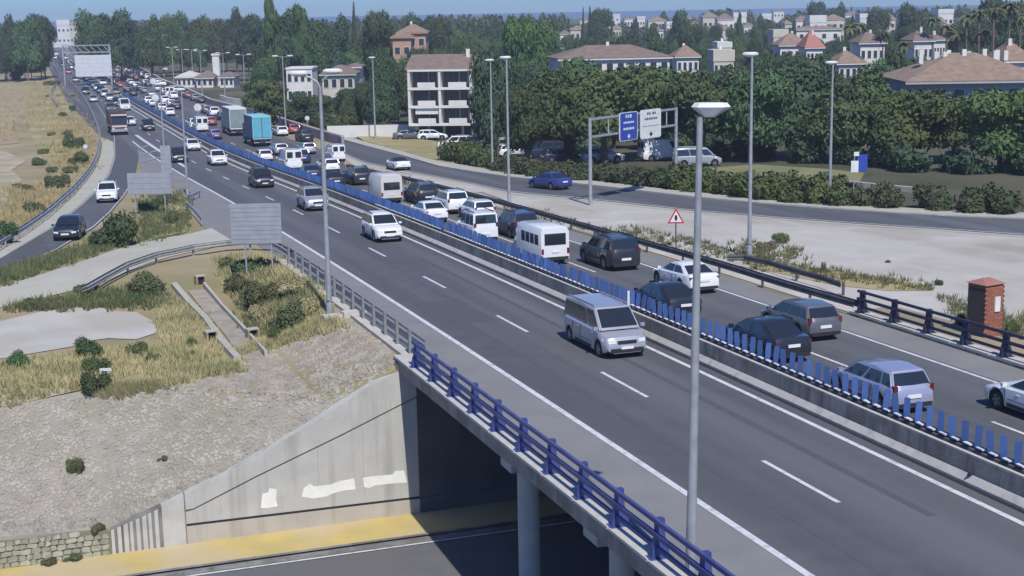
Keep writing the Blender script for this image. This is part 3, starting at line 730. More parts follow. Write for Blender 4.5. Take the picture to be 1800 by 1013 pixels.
# two sign backs near the gore
for (pxa, pxb, yt, yb, base, lab, sl_) in [(223, 298, 304, 342, (262, 378), 'dark back of a wide road sign standing over the bushes at the gore', 4), (281, 299, 256, 306, (290, 352), 'tall narrow grey sign back between the two gore lamp posts', 6)]:
    b = G(*base); d = b.y; t = thing('road_sign', lab, 'road sign')
    x0, x1 = P3(pxa, yt, d), P3(pxb, yt, d); zt_, zb_ = P3((pxa+pxb)/2, yt, d).z, P3((pxa+pxb)/2, yb, d).z
    board(t, x0, x1, zb_, zt_, alum, 'slat', .05, sl_)
    for q in (x0.lerp(x1, .15), x0.lerp(x1, .85)):
        z0 = gr(q).z-.1; MB().box((q.x, q.y+.07, (z0+zt_)/2), (.09, .09, zt_-z0)).build('post', galv, t)
# distant overhead gantry with white board back
b = G(192, 150); d = b.y; t = thing('sign_gantry', 'far overhead gantry with a big white board back above the motorway', 'sign gantry')
xl, xr = P3(110, 90, d), P3(192, 85, d)
zt_, zb_ = P3(160, 97, d).z, P3(160, 135, d).z; zh = P3(160, 80, d).z
board(t, P3(131, 100, d), P3(195, 100, d), zb_, zt_, alum_l, 'slat', .1, 5)
for q in (xl, xr):
    z0 = gr(q).z-.2; MB().box((q.x, q.y+.3, (z0+zh)/2), (.4, .4, zh-z0)).build('upright', galv, t)
mb = MB()
for z_ in (zh, zh-1.8): mb.bar((xl.x, xl.y+.3, z_), (xr.x, xr.y+.3, z_), .3)
for k in range(7):
    xa = xl.x+(xr.x-xl.x)*k/7; xb = xl.x+(xr.x-xl.x)*(k+1)/7; mb.bar((xa, xl.y+.3, zh), (xb, xl.y+.3, zh-1.8), .14)
mb.build('truss', galv, t)
t = thing('information_board', 'pale board back over the lanes beyond the white gantry, further left', 'road sign')
b = G(100, 112); d = b.y; board(t, P3(83, 76, d), P3(120, 76, d), P3(100, 84, d).z, P3(100, 74, d).z, alum_l, 'slat', .2, 2)
for px in (86, 118):
    q = P3(px, 80, d); MB().box((q.x, q.y+.3, (ZF+P3(px, 76, d).z)/2), (.4, .4, P3(px, 76, d).z-ZF)).build('upright', galv, t)

# gantry on the right with the blue and the white sign
bl_, br_ = G(1038, 361), G(1188, 334)
t = thing('sign_gantry', 'grey gantry on two posts spanning the service road, holding two signs', 'sign gantry')
zl = P3(1038, 205, bl_.y).z; zlow = P3(1038, 233, bl_.y).z
zr1 = P3(1189, 196, br_.y).z; zt_ = (zl+zr1)/2; zlo = zt_-1.35
for q in (bl_, br_): MB().tube([(q.x, q.y, q.z), (q.x, q.y, zt_+.1)], [.16, .13], 10).build('upright', galv, t, smooth=True)
for z_ in (zt_, zlo): MB().bar((bl_.x, bl_.y, z_), (br_.x, br_.y, z_), .16).build('beam', galv, t)
for k in (.2, .36, .55, .72, .88):
    q = bl_.lerp(br_, k); MB().bar((q.x, q.y, zlo), (q.x, q.y, zt_), .09).build('strut', galv, t)
gd = (br_-bl_); gd.z = 0; gd.normalize(); gn = Vector((gd.y, -gd.x, 0))
if gn.y > 0: gn = -gn
def signboard(parent, px0, px1, yt, yb, face, border, items):
    k0 = k1 = None; best = None
    def tt(px, y):
        r = ray(px, y); den = r.x*gd.y-r.y*gd.x; t_ = (bl_.x*gd.y-bl_.y*gd.x)/den; p = r*t_; return (Vector((p.x, p.y, 0))-Vector((bl_.x, bl_.y, 0))).dot(gd), p.z+HC
    a0 = tt(px0, (yt+yb)/2)[0]; a1 = tt(px1, (yt+yb)/2)[0]; zt = tt((px0+px1)/2, yt)[1]; zb = tt((px0+px1)/2, yb)[1]
    w, h = a1-a0, zt-zb
    Mx = Matrix((gd, Vector((0, 0, 1)), gn)).transposed().to_4x4(); c = Vector((bl_.x, bl_.y, 0))+gd*(a0+a1)/2+gn*.22; c.z = (zt+zb)/2; Mx.translation = c
    def rr(w, h, r, z, z2):
        pts = []
        for cx, cy, a in ((w/2-r, h/2-r, 0), (-w/2+r, h/2-r, 90), (-w/2+r, -h/2+r, 180), (w/2-r, -h/2+r, 270)):
            pts += [(cx+r*math.cos(math.radians(a+q)), cy+r*math.sin(math.radians(a+q))) for q in (0, 45, 90)]
        n = len(pts); return MB().add([Mx@Vector((x, y, z)) for x, y in pts]+[Mx@Vector((x, y, z2)) for x, y in pts], [tuple(range(n, 2*n)), tuple(range(n))[::-1]]+[(i, (i+1) % n, (i+1) % n+n, i+n) for i in range(n)])
    rr(w, h, .2, 0, .05).build('border', border, parent); rr(w*.93, h*.955, .17, .051, .06).build('face', face, parent)
    for (x, y, ww, hh, m) in items:
        MB().add([Mx@Vector((w*x+dx_*w*ww/2, h*y+dy_*h*hh/2, z)) for z in (.062, .07) for dx_, dy_ in ((-1, -1), (1, -1), (1, 1), (-1, 1))], [(4, 5, 6, 7), (0, 1, 5, 4), (1, 2, 6, 5), (2, 3, 7, 6), (3, 0, 4, 7)]).build('lettering', m, parent)
    q = [(0, -.44), (.07, -.33), (.025, -.33), (.025, -.27), (-.025, -.27), (-.025, -.33), (-.07, -.33)]
    m = items[0][4]; q = q if border is not blk else q
    MB().add([Mx@Vector((w*x*1.4, h*y, .072)) for x, y in q], [tuple(range(len(q)))]).build('arrow', m, parent)
    return MB
sb = thing('direction_sign', 'blue direction sign with white lettering on the right hand gantry', 'road sign')
lp_ = white_p
itm = [(-.14, .36, .07, .10, lp_), (-.03, .36, .05, .12, lp_), (.08, .36, .06, .12, lp_), (.13, .36, .03, .12, lp_)]
itm += [(-.26+.085*k, .14, .062, .055+.02*(k % 2), lp_) for k in range(7)]+[(-.26+.085*k, -.08, .064, .065+.018*((k+1) % 2), lp_) for k in range(7)]
signboard(sb, 1084, 1116, 197, 247, blue_s, white_p, itm)
sw_ = thing('direction_sign', 'white direction sign with dark lettering and a divider line, beside the blue one', 'road sign')
itm = [(-.16, .36, .07, .07, blk), (-.06, .36, .06, .08, blk), (.10, .36, .07, .08, blk), (.2, .36, .06, .07, blk)]+[(-.27+.09*k, .18, .06, .06+.02*(k % 2), blk) for k in range(7)]+[(0, -.07, .86, .012, blk)]
signboard(sw_, 1121, 1157, 192, 243, white_p, white_p, itm)

# warning triangle
b = G(1188, 436); t = thing('warning_sign', 'red edged white warning triangle with black symbol by the guardrail', 'road sign', b)
d = b.y; zc = P3(1188, 366, d).z-b.z; zb_ = P3(1188, 393, d).z-b.z; hw_ = 15*d/F
MB().tube([(0, .05, 0), (0, .05, zc-.1)], .04, 8).build('post', galv_dark, t)
def tri(s_, y, m, nm):
    cz = zb_+(zc-zb_)/3; pts = [(-hw_*s_, cz+(zb_-cz)*s_), (hw_*s_, cz+(zb_-cz)*s_), (0, cz+(zc-cz)*s_)]
    MB().add([(x, y, z) for x, z in pts]+[(x, y+.03, z) for x, z in pts], [(0, 1, 2), (5, 4, 3), (0, 3, 4, 1), (1, 4, 5, 2), (2, 5, 3, 0)]).build(nm, m, t)
tri(1, 0, red_p, 'rim'); tri(.72, -.012, white_p, 'face')
cz = zb_+(zc-zb_)*.36; MB().add([(-.05, -.02, cz-.16), (.05, -.02, cz-.16), (.09, -.02, cz), (.05, -.02, cz+.17), (-.05, -.02, cz+.17), (-.09, -.02, cz)], [tuple(range(6))]).build('symbol', blk, t)
# small blue and white sign on the pavement
b = G(1500, 362); t = thing('information_sign', 'small blue sign with a white panel on a thin post by the hedge', 'road sign', b); d = b.y
zz = lambda y: P3(1500, y, d).z-b.z
MB().tube([(0, .05, 0), (0, .05, zz(275))], .04, 8).build('post', galv, t)
MB().box((.02, 0, (zz(283)+zz(303))/2), (13*d/F, .05, zz(283)-zz(303))).build('panel', white_p, t)
MB().box((14*d/F, .06, (zz(272)+zz(302))/2), (18*d/F, .05, zz(272)-zz(302))).build('panel', blue_s, t)
MB().box((3*d/F, 0, zz(271)), (9*d/F, .05, .3)).build('panel', white_p, t)
# round signs
def roundsign(px, pb, yc, rpx, label, m=white_p, group=None):
    b = G(px, pb); d = b.y; t = thing('round_sign', label, 'road sign', b, group=group); zc = P3(px, yc, d).z-b.z; r = rpx*d/F; n = 16
    MB().tube([(0, .06, 0), (0, .06, zc)], .05+d*.00015, 6).build('post', galv, t)
    MB().add([(math.cos(2*PI*k/n)*r, y, zc+math.sin(2*PI*k/n)*r) for y in (0, .03) for k in range(n)], [tuple(range(n)), tuple(range(n, 2*n))[::-1]]+[(k, k+n, (k+1) % n+n, (k+1) % n) for k in range(n)]).build('rim', alum if m is white_p else m, t)
    MB().add([(math.cos(2*PI*k/n)*r*.82, -.01, zc+math.sin(2*PI*k/n)*r*.82) for k in range(n)], [tuple(range(n))]).build('face', m, t)
roundsign(541, 232, 208, 4.5, 'small round pale sign above the wall beside the slip road')
roundsign(271, 172, 143, 6, 'round white sign disc low beside the far slip lane, left of the trucks')
roundsign(349, 215, 189, 7.5, 'round pale sign facing the jam, left of the green grey truck')
roundsign(275, 205, 172, 7, 'bright round white sign above the far jam, by the gore lamps')
roundsign(152, 285, 258, 4.5, 'small round white sign behind the ramp guardrail, left')
b = G(187, 668); t = thing('marker_board', 'small white marker board among the bushes above the stone slope', 'sign', b)
MB().box((0, 0, .45), (.5, .05, .12)).build('panel', white_p, t); MB().box((-.05, 0, .28), (.4, .05, .12)).build('panel', white_p, t); MB().box((0, .04, .2), (.06, .04, .5)).build('post', galv_dark, t)

# brick kiosk
b = G(1729, 588); d = b.y; k_ = d/F
t = thing('brick_kiosk', 'small red brick utility kiosk with a dark door behind the navy parapet', 'kiosk', b, rz=.5)
hk = P3(1729, 497, d).z-b.z
MB().box((0, 0, hk/2), (.98, .98, hk)).build('body', mat('kiosk_core', (.22, .11, .085), .9), t)
bmsh = MB().box((0, 0, 0), (.235, .03, .085)).mesh('brick', brick_m)
for r_ in range(int(hk/.1)):
    for c_ in range(4):
        x = -.37+.25*c_+(.06 if r_ % 2 else -.06)
        put('brick', bmsh, t, (min(.38, x), -.50, .06+.1*r_))
        if c_ < 4: put('brick', bmsh, t, (.50, min(.38, x), .06+.1*r_), (0, 0, PI/2))
MB().box((-.505, 0, hk*.48), (.04, .8, hk*.86)).build('door', mat('door_brown', (.06, .045, .05), .6), t)
MB().add([(-.58, -.58, hk), (.58, -.58, hk), (.58, .58, hk), (-.58, .58, hk), (-.2, 0, hk+.22), (.2, 0, hk+.22)], [(0, 1, 5, 4), (1, 2, 5), (2, 3, 4, 5), (3, 0, 4), (3, 2, 1, 0)]).build('roof', mat('kiosk_roof', (.36, .17, .13), .9, (.30, .14, .11), 2), t)
MB().box((.12, -.545, hk*.62), (.30, .06, .62)).build('meter_box', white_p, t)

# drainage chutes and culverts
dc = thing('drainage_chute', 'long pale concrete drainage chute running down to the stone slope', 'drain')
def chain(px, dz, w_, h_, m, nm, par):
    pts = [G(*p) for p in px]; mb = MB()
    for a, b in zip(pts, pts[1:]): mb.bar(a+Vector((0, 0, dz)), b+Vector((0, 0, dz)), w_, h_)
    return mb.build(nm, m, par)
chain([(306, 505), (332, 536), (362, 566), (390, 606), (418, 637)], .1, .32, .35, track, 'kerb', dc)
chain([(345, 512), (375, 548), (405, 580), (430, 612), (448, 634)], .0, .95, .16, mat('chute_floor', (.36, .32, .26), .95, (.27, .24, .19), 1.5, 6), 'floor', dc)
chain([(359, 505), (392, 545), (425, 580), (450, 608), (468, 628)], .12, .14, .35, track, 'kerb', dc)
for px, py, lb in ((371, 600, 'dark culvert mouth left of the drainage chute near the slope edge'), (444, 596, 'dark culvert mouth right of the chute under the bushes'), (352, 500, 'upright drain opening at the head of the chute below the guardrail')):
    b = G(px, py); t = thing('culvert', lb, 'culvert', b, rz=.55)
    MB().box((-.24, 0, .22), (.10, .45, .5)).build('side_wall', soil, t); MB().box((.24, 0, .22), (.10, .45, .5)).build('side_wall', soil, t)
    MB().box((0, .1, .2), (.38, .3, .42)).build('opening', blk, t); MB().box((0, 0, .5), (.56, .4, .06)).build('lintel', track, t)
t = thing('concrete_block', 'loose pale concrete slab at the foot of the near lamp post on the slope', 'block', G(622, 556), rz=.4); MB().box((0, 0, .12), (1.1, .6, .28)).build('slab', conc_light, t); MB().box((-1.0, .2, .06), (.9, .5, .18)).build('slab', conc_light, t)
b = A(44.0, 7.3, 0); t = thing('bird', 'dark bird shaped scrap perched low on the median barrier', 'bird', A(31.8, 7.62, .22))
MB().tube([(-.1, 0, .05), (-.02, 0, .1), (.06, .03, .14), (.11, .05, .2)], [.01, .06, .05, .02], 8).build('body', blk, t, smooth=True)
t = thing('delineator', 'small white delineator post on the median barrier by the silver van', 'post', A(56.6, 8.12, .8)); MB().box((0, 0, .3), (.1, .06, .8)).build('post_body', white_p, t)

# ------------------------------------------------------------ buildings
BRECT = []
def house(label, px0, px1, ye, yr, d, depth, wm, rm, floors=2, nwin=4, yaw=0, roof='hip', chim=0, name='house', cat='house', yb=None, group=None, over=.5):
    pc = (px0+px1)/2; c = P3(pc, ye, d); w = (px1-px0)*d/F; zgd = zg(c.x, d) if yb is None else P3(pc, yb, d).z
    he = c.z-zgd; hr = max(.3, P3(pc, yr, d).z-c.z)*(1 if roof == 'flat' else 1.0)
    BRECT.append((px0-3, px1+3, yr-1, ye+(22 if d < 300 else 10), d))
    t = thing(name, label, cat, (c.x, d, zgd), rz=math.atan2(-(pc-900), F)*.0+yaw, group=group)
    MB().box((0, depth/2, he/2), (w, depth, he)).build('wall', wm, t)
    if roof != 'flat':
        o = over; x, y0, y1, e = w/2+o, -o, depth+o, he
        if roof == 'hip':
            q = min(x, (y1-y0)/2)*.9; yy = (y0+y1)/2
            vs_ = [(-x, y0, e), (x, y0, e), (x, y1, e), (-x, y1, e), (-x+q, yy, e+hr), (x-q, yy, e+hr)]
        else:
            yy = (y0+y1)/2; vs_ = [(-x, y0, e), (x, y0, e), (x, y1, e), (-x, y1, e), (-x, yy, e+hr), (x, yy, e+hr)]
        vs_ = [(a, b, z-.02) for a, b, z in vs_]+[(a, b, z+.16) for a, b, z in vs_]
        f = [(0, 1, 5, 4), (1, 2, 5), (2, 3, 4, 5), (3, 0, 4)]
        rf = MB().add(vs_, [tuple(i+6 for i in q_) for q_ in f]+[(3, 2, 1, 0), (0, 1, 7, 6), (1, 2, 8, 7), (2, 3, 9, 8), (3, 0, 6, 9)]).build('roof', rm, t)
        MB().box((0, y0+.05, e-.1), (2*x, .12, .2)).build('fascia_board', wm, t)
    else:
        rf = MB().box((0, depth/2, he+hr/2), (w*.999+.3, depth+.3, hr)).build('roof', rm, t)
    for k in range(chim):
        x = -w*.42+w*.84*(k+.5)/max(1, chim)+RND.uniform(-.5, .5)
        MB().box((x, depth*.5+RND.uniform(-1, 1), he+hr*.8+.3), (.5, .5, 1.5+RND.uniform(-.3, .5))).build('chimney', wall_w, rf)
    fh = he/floors
    if w*F/d > 7:
        for fl_ in range(floors):
            for k in range(nwin):
                x = -w/2+w*(k+.5)/nwin; ww = min(1.3, w/nwin*.55); hh = min(1.5, fh*.5)
                wf = MB().box((x, -.03, fh*(fl_+.52)), (ww+.16, .08, hh+.16)).build('window', wall_w, t)
                MB().box((x, -.05, fh*(fl_+.52)), (ww, .09, hh)).build('pane', win_m, wf)
    return t
# apartment block with balconies, facing the motorway
d = 196; t = thing('apartment_block', 'white apartment block with stacked balconies, brown roof and dark open ground floor', 'building', (P3(777, 230, d).x, d, 0), rz=-.12)
BRECT.append((715, 835, 95, 245, d))
X = lambda px: (px-777)*d/F; Z = lambda py: P3(777, py, d).z
gz = zg(P3(777, 230, d).x, d); yt = Z(122); y1 = Z(219)
MB().box((X(777), 5.4, (yt+y1)/2), (X(832)-X(722), 8, yt-y1)).build('wall', mat('apt_wall', (.40, .40, .42), .9, (.36, .36, .38), .5), t)
MB().box((X(777), 6.5, (y1+gz)/2), (X(828)-X(730), 6, y1-gz)).build('ground_floor', mat('apt_dark', (.12, .12, .13), .9), t)
x0, x1 = X(720), X(834)
rf = MB().add([(x0-.4, -.6, yt), (x1+1.2, -.6, yt), (x1+1.2, 10.5, yt), (x0-.4, 10.5, yt), (x0-.4, 5, yt+1.9), (x1-1, 5, yt+1.9)], [(0, 1, 5, 4), (1, 2, 5), (2, 3, 4, 5), (3, 0, 4), (3, 2, 1, 0)]).build('roof', tile_b, t)
MB().box((x1-1.2, 4, yt+2), (.5, .5, 1.2)).build('chimney', wall_w, rf)
for zc in (yt-.12, Z(156), Z(188), y1): MB().box((X(777), .3, zc), (x1-x0, 2.2, .26)).build('floor_slab', wall_w, t)
for px in (722, 776, 831): MB().box((X(px), .32, (yt+y1)/2), (.32, 2.1, yt-y1)).build('pier_wall', wall_w, t)
for px in (724, 752, 779, 812, 829): MB().box((X(px), 1., (gz+y1)/2), (.3, .3, y1-gz)).build('column', wall_w, t)
for i, (za, zb_) in enumerate(((yt, Z(156)), (Z(156), Z(188)), (Z(188), y1))):
    for (a, b) in ((724, 774), (778, 829)):
        if i == 2 and a == 724:
            MB().box((X(752), -.45, zb_+1.9), (X(772)-X(732), .1, .9)).build('awning', white_p, t)
        MB().box((X((a+b)/2)+.3, -.72, zb_+.52), ((X(b)-X(a))*.62, .1, .75)).build('balustrade', wall_w, t)
        for q, hh in ((.16, 2.1), (.42, 1.9), (.72, 2.1)):
            wf = MB().box((X(a)+(X(b)-X(a))*q, 1.38, zb_+.2+hh/2), (1.0, .06, hh+.1)).build('window', black_p, t)
            MB().box((X(a)+(X(b)-X(a))*q, 1.34, zb_+.2+hh/2), (.86, .04, hh)).build('pane', win_m, wf)
house('big tiled house at the right with rows of slim white chimneys', 1608, 1830, 143, 98, 172, 14, wall_g, tile_r, 2, 7, yaw=-.05, chim=11, over=1.2)
house('long low roofed building half hidden behind the trees, pale end wall', 985, 1178, 103, 82, 235, 12, wall_w, tile_b, 3, 10, yaw=.12, chim=1)
house('tall ochre house standing out of the wood behind the apartment block', 700, 748, 58, 44, 330, 9, wall_o, tile_r, 3, 3, chim=1)
house('lower wing of the ochre house with a tiled roof', 690, 722, 66, 58, 322, 7, wall_o, tile_r, 2, 2)
house('grey villa with a hipped roof seen between trees, left of the lamp', 566, 622, 131, 117, 262, 9, wall_c, tile_b, 2, 4)
house('pale flat terrace house left of the grey villa', 503, 548, 122, 119, 285, 8, wall_w, wall_w, 2, 4, roof='flat')
house('small white garage beside the grey villa', 612, 632, 118, 113, 270, 6, wall_w, tile_b, 2, 2)
house('white roadside service building beyond the wall, left half', 311, 344, 136, 127, 362, 9, wall_w, wall_c, 1, 4, roof='hip')
house('white roadside service building beyond the wall, right half', 345, 374, 137, 126, 360, 9, wall_w, tile_b, 1, 3)
house('small white annex right of the white tower', 386, 410, 136, 128, 358, 8, wall_w, tile_b, 1, 3)
t = thing('white_tower', 'slim white tower between the roadside service buildings', 'tower', (P3(381, 120, 366).x, 366, ZF)); hz = P3(381, 97, 366).z-ZF
MB().box((0, 0, hz/2), (1.7, 1.7, hz)).build('shaft', wall_w, t); MB().box((0, 0, hz+.15), (2.1, 2.1, .5)).build('cap', wall_w, t)
t = thing('white_pylon', 'leaning white pylon sign among far lamps', 'pylon', (P3(257, 100, 560).x, 560, ZF)); hz = P3(257, 78, 560).z-ZF
MB().tube([(0, 0, 0), (-.9, 0, hz)], [.5, .95], 8).build('shaft', white_p, t)
t = thing('canopy', 'small white canopy by the slip road wall', 'canopy', (P3(288, 122, 430).x, 430, ZF)); hz = P3(288, 121, 430).z-ZF
MB().box((0, 0, hz), (2.6, 2, .5)).build('roof', white_p, t); MB().box((0, 0, hz/2), (.3, .3, hz)).build('column', white_p, t)
wt2 = thing('curved_wall', 'white curved wall behind the green grey truck', 'wall'); mb = MB(); pp = GL([(388, 183), (398, 187), (412, 190), (426, 192), (434, 196)])
for a, b in zip(pp, pp[1:]): mb.bar(a+Vector((0, 0, .9)), b+Vector((0, 0, .9)), .3, 1.9)
mb.build('wall_panel', wall_w, wt2)
wt3 = thing('garden_wall', 'bright white garden wall left of the apartment block', 'wall'); mb = MB(); pp = [P3(x, y, 203) for x, y in ((576, 247), (600, 248), (650, 247), (700, 247), (728, 247))]; pp = [gr(p) for p in pp]
for a, b in zip(pp, pp[1:]): mb.bar(a+Vector((0, 0, .75)), b+Vector((0, 0, .75)), .3, 1.9)
mb.build('wall_panel', wall_w, wt3)
wt3 = thing('low_wall', 'low pale wall in the park behind the hedge at the right', 'wall'); mb = MB(); pp = [G(*p) for p in ((1482, 326), (1510, 329), (1560, 334), (1640, 342))]
for a, b in zip(pp, pp[1:]): mb.bar(a+Vector((0, 0, .2)), b+Vector((0, 0, .2)), .3, .45)
mb.build('wall_panel', wall_c, wt3)
# white town far behind
TOWN = [(1003, 1028, 52, 46, 560), (985, 1002, 60, 54, 520), (1062, 1076, 42, 38, 700), (1078, 1092, 50, 44, 650), (1098, 1112, 33, 30, 900), (1120, 1134, 33, 29, 900), (1140, 1170, 36, 30, 800), (1150, 1166, 54, 48, 620), (1172, 1186, 44, 38, 700), (1236, 1262, 30, 22, 640), (1262, 1290, 34, 24, 620), (1290, 1312, 30, 22, 640), (1240, 1290, 52, 44, 560), (1308, 1326, 46, 40, 600), (1340, 1356, 30, 24, 900), (1380, 1392, 42, 36, 620), (1400, 1426, 36, 28, 600), (1424, 1452, 40, 27, 590), (1452, 1484, 34, 26, 620), (1486, 1510, 26, 20, 800), (1512, 1546, 32, 24, 640), (1546, 1574, 34, 20, 620), (1530, 1560, 48, 40, 560), (1650, 1676, 24, 16, 600), (1654, 1664, 40, 30, 560), (1690, 1716, 36, 28, 520), (100, 122, 45, 35, 1000), (122, 140, 43, 33, 1000), (372, 384, 40, 32, 700), (440, 452, 34, 28, 700), (1215, 1232, 44, 38, 700), (1020, 1050, 36, 32, 1000), (1060, 1090, 28, 25, 1200), (1190, 1214, 30, 26, 1000), (1360, 1378, 20, 16, 1200), (1584, 1600, 30, 24, 800), (1760, 1790, 40, 30, 420)]
nm_t = ['cream', 'white', 'pale grey']
for i, (a, b, ye, yr, d) in enumerate(TOWN):
    k = i % 3; pl = 'above the long roofed building' if a < 1200 and a > 900 else 'on the far skyline' if d > 790 else 'in the white town on the right' if a > 1000 else 'beyond the motorway at the left'
    house(f'{nm_t[k]} small far house {pl}', a, b, ye, yr, d, 9, (wall_c, wall_w, wall_w)[k], (tile_r, tile_b, wall_w)[i % 3], 2, 3, roof='flat' if i % 3 == 2 else 'hip', group='small houses of the far white town', over=.3)
MIDH = [(1372, 1420, 80, 60, 330, 'white walled house with a long pinkish roof and one bright gable', tile_r), (1418, 1446, 84, 56, 318, 'narrow house with a reddish roof below the white town', mat('roof_red', (.40, .17, .14), .9, (.34, .15, .12), 2)), (1255, 1290, 108, 88, 300, 'cream house with a flat terrace beside the lamp head', wall_c), (1262, 1286, 84, 74, 350, 'small white upper house behind the cream house', wall_w), (1190, 1228, 100, 82, 290, 'brick coloured house at the end of the long roofed building', tile_r), (1360, 1385, 66, 52, 420, 'yellowish gabled house in front of the cypress', wall_c), (1475, 1518, 112, 92, 260, 'small house with a pale tiled hip roof amid trees', tile_r), (1513, 1555, 76, 58, 300, 'white house with a dull grey roof, left of the palms', tile_b), (1608, 1640, 72, 56, 290, 'white house with a grey roof between the palms', tile_b), (1642, 1662, 70, 62, 300, 'low white outbuilding right of the grey roofed house', tile_b), (1400, 1478, 52, 47, 500, 'long terrace of cream houses under the white town', tile_r), (1770, 1815, 108, 76, 200, 'brown roofed house at the right edge behind the chimneys', tile_r)]
for (a, b, ye, yr, d, lab, rm) in MIDH: house(lab, a, b, ye, yr, d, 9, wall_w if rm is not wall_c else wall_c, rm, 2, 4, roof='flat' if rm in (wall_c, wall_w) else 'hip', chim=0 if d > 400 else 1)

# ------------------------------------------------------------ trees
def crown(seed, kind, n=9, dens=210, leaf=.075):
    R = random.Random(seed); mb = MB(); lobes = []
    if kind == 'broad':
        for i in range(n+5):
            t = R.uniform(0, 2*PI); r = R.uniform(.15, .62); z = R.uniform(.22, .82); lobes.append((math.cos(t)*r*(1.15-.5*z), math.sin(t)*r*(1.15-.5*z), z, R.uniform(.26, .40), R.uniform(.18, .27)))
        lobes.append((0, 0, .5, .5, .4))
    elif kind == 'tall':
        for i in range(n+4):
            z = .1+.85*i/(n+3); r = .38*(1-abs(z-.45)*.7); t = R.uniform(0, 6.28); lobes.append((math.cos(t)*r, math.sin(t)*r, z, R.uniform(.35, .5), R.uniform(.09, .13)))
    elif kind == 'cypress':
        for i in range(9):
            z = .06+.9*i/8; lobes.append((R.uniform(-.08, .08), R.uniform(-.08, .08), z, .85*(1-z)**.6+.12, .10))
    elif kind == 'pine':
        for i in range(n+3):
            t = R.uniform(0, 2*PI); r = R.uniform(.1, .7); lobes.append((math.cos(t)*r, math.sin(t)*r, R.uniform(.45, .85), R.uniform(.25, .36), R.uniform(.12, .2)))
    elif kind == 'bush':
        for i in range(9):
            t = R.uniform(0, 2*PI); r = R.uniform(.05, .62); lobes.append((math.cos(t)*r, math.sin(t)*r, R.uniform(.15, .6), R.uniform(.3, .45), R.uniform(.25, .42)))
    for (x, y, z, rx, rz_) in lobes:
        # dense inner core so little shines through
        mb.cm = 0; m = 8; vs_ = []
        for i in range(1, 5):
            ph = PI*i/5
            for k in range(m):
                t = 2*PI*k/m; q = .72*R.uniform(.85, 1.1); vs_.append((x+math.sin(ph)*math.cos(t)*rx*q, y+math.sin(ph)*math.sin(t)*rx*q, max(.0, z+math.cos(ph)*rz_*q)))
        mb.add(vs_, [(i*m+k, (i+1)*m+k, (i+1)*m+(k+1) % m, i*m+(k+1) % m) for i in range(3) for k in range(m)]+[tuple(range(m)), tuple(range(3*m, 4*m))[::-1]])
        for j in range(dens):
            u = R.uniform(-.75, 1); t = R.uniform(0, 2*PI); s_ = math.sqrt(1-u*u); q = R.uniform(.72, 1.12)
            c = Vector((x+s_*math.cos(t)*rx*q, y+s_*math.sin(t)*rx*q, z+u*rz_*q))
            if c.z < 0: continue
            nn = Vector((s_*math.cos(t)+R.gauss(0, .5), s_*math.sin(t)+R.gauss(0, .5), u+R.gauss(0, .5)+.3)).normalized()
            a = nn.orthogonal().normalized(); a = Matrix.Rotation(R.uniform(0, 6.28), 3, nn)@a; b = nn.cross(a); l = leaf*R.uniform(.6, 1.5)
            mb.v += [tuple(c-a*l), tuple(c-b*l*.5), tuple(c+a*l), tuple(c+b*l*.5)]; o = len(mb.v); mb.f.append((o-4, o-3, o-2, o-1)); mb.mi.append(0)
    return mb
CR = {}
def crown_mesh(kind, var, m):
    k = (kind, var, m.name)
    if k not in CR:
        base = ('mb', kind, var)
        if base not in CR: CR[base] = crown(hash(kind) % 1000 if False else {'broad': 10, 'tall': 20, 'cypress': 30, 'pine': 40, 'bush': 50}[kind]+var, kind, leaf={'broad': .036, 'tall': .05, 'cypress': .08, 'pine': .05, 'bush': .055}[kind], dens={'broad': 620, 'bush': 330}.get(kind, 220))
        CR[k] = CR[base].mesh('crown', m)
    return CR[k]
TR = {}
def trunk_mesh(seed):
    if seed not in TR:
        R = random.Random(seed); mb = MB(); mb.tube([(0, 0, -.02), (R.uniform(-.03, .03), 0, .3), (R.uniform(-.05, .05), R.uniform(-.04, .04), .62)], [.05, .036, .026], 7)
        for k in range(4):
            t = k*PI/2+R.uniform(0, 1); mb.tube([(0, 0, .26+.06*k), (.16*math.cos(t), .16*math.sin(t), .48+.05*k), (.3*math.cos(t), .3*math.sin(t), .66+.05*k)], [.024, .016, .008], 5)
        TR[seed] = mb.mesh('trunk', bark)
    return TR[seed]
def tree(x, y, h, w, kind, m, label, clear=.28, group=None, name='tree'):
    if kind == 'broad': w = max(w, .62*h)
    t = thing(name, label, 'tree', (x, y, zg(x, y)), rz=RND.uniform(0, 6.28), group=group)
    tk = put('trunk', trunk_mesh(RND.randint(0, 4)), t); tk.scale = (h*.75, h*.75, h*.95) if kind == 'broad' and w > h*.7 else (h*.22, h*.22, h*.9)
    var = RND.randint(0, 3); cm = crown_mesh(kind, var, m); c = put('crown', cm, t, (0, 0, h*clear)); c.scale = (w/2, w/2*RND.uniform(.85, 1.1), h*(1-clear)/{'broad': 1.09, 'tall': 1.05, 'cypress': 1.05, 'pine': 1.0, 'bush': .95}[kind])
    return t
def tree_px(cx, d, ytop, wpx, kind, m, label, clear=.28, group=None, h=None):
    p = P3(cx, ytop, d); z0 = zg(p.x, d); return tree(p.x, d, h or p.z-z0, wpx*d/F, kind, m, label, clear, group)
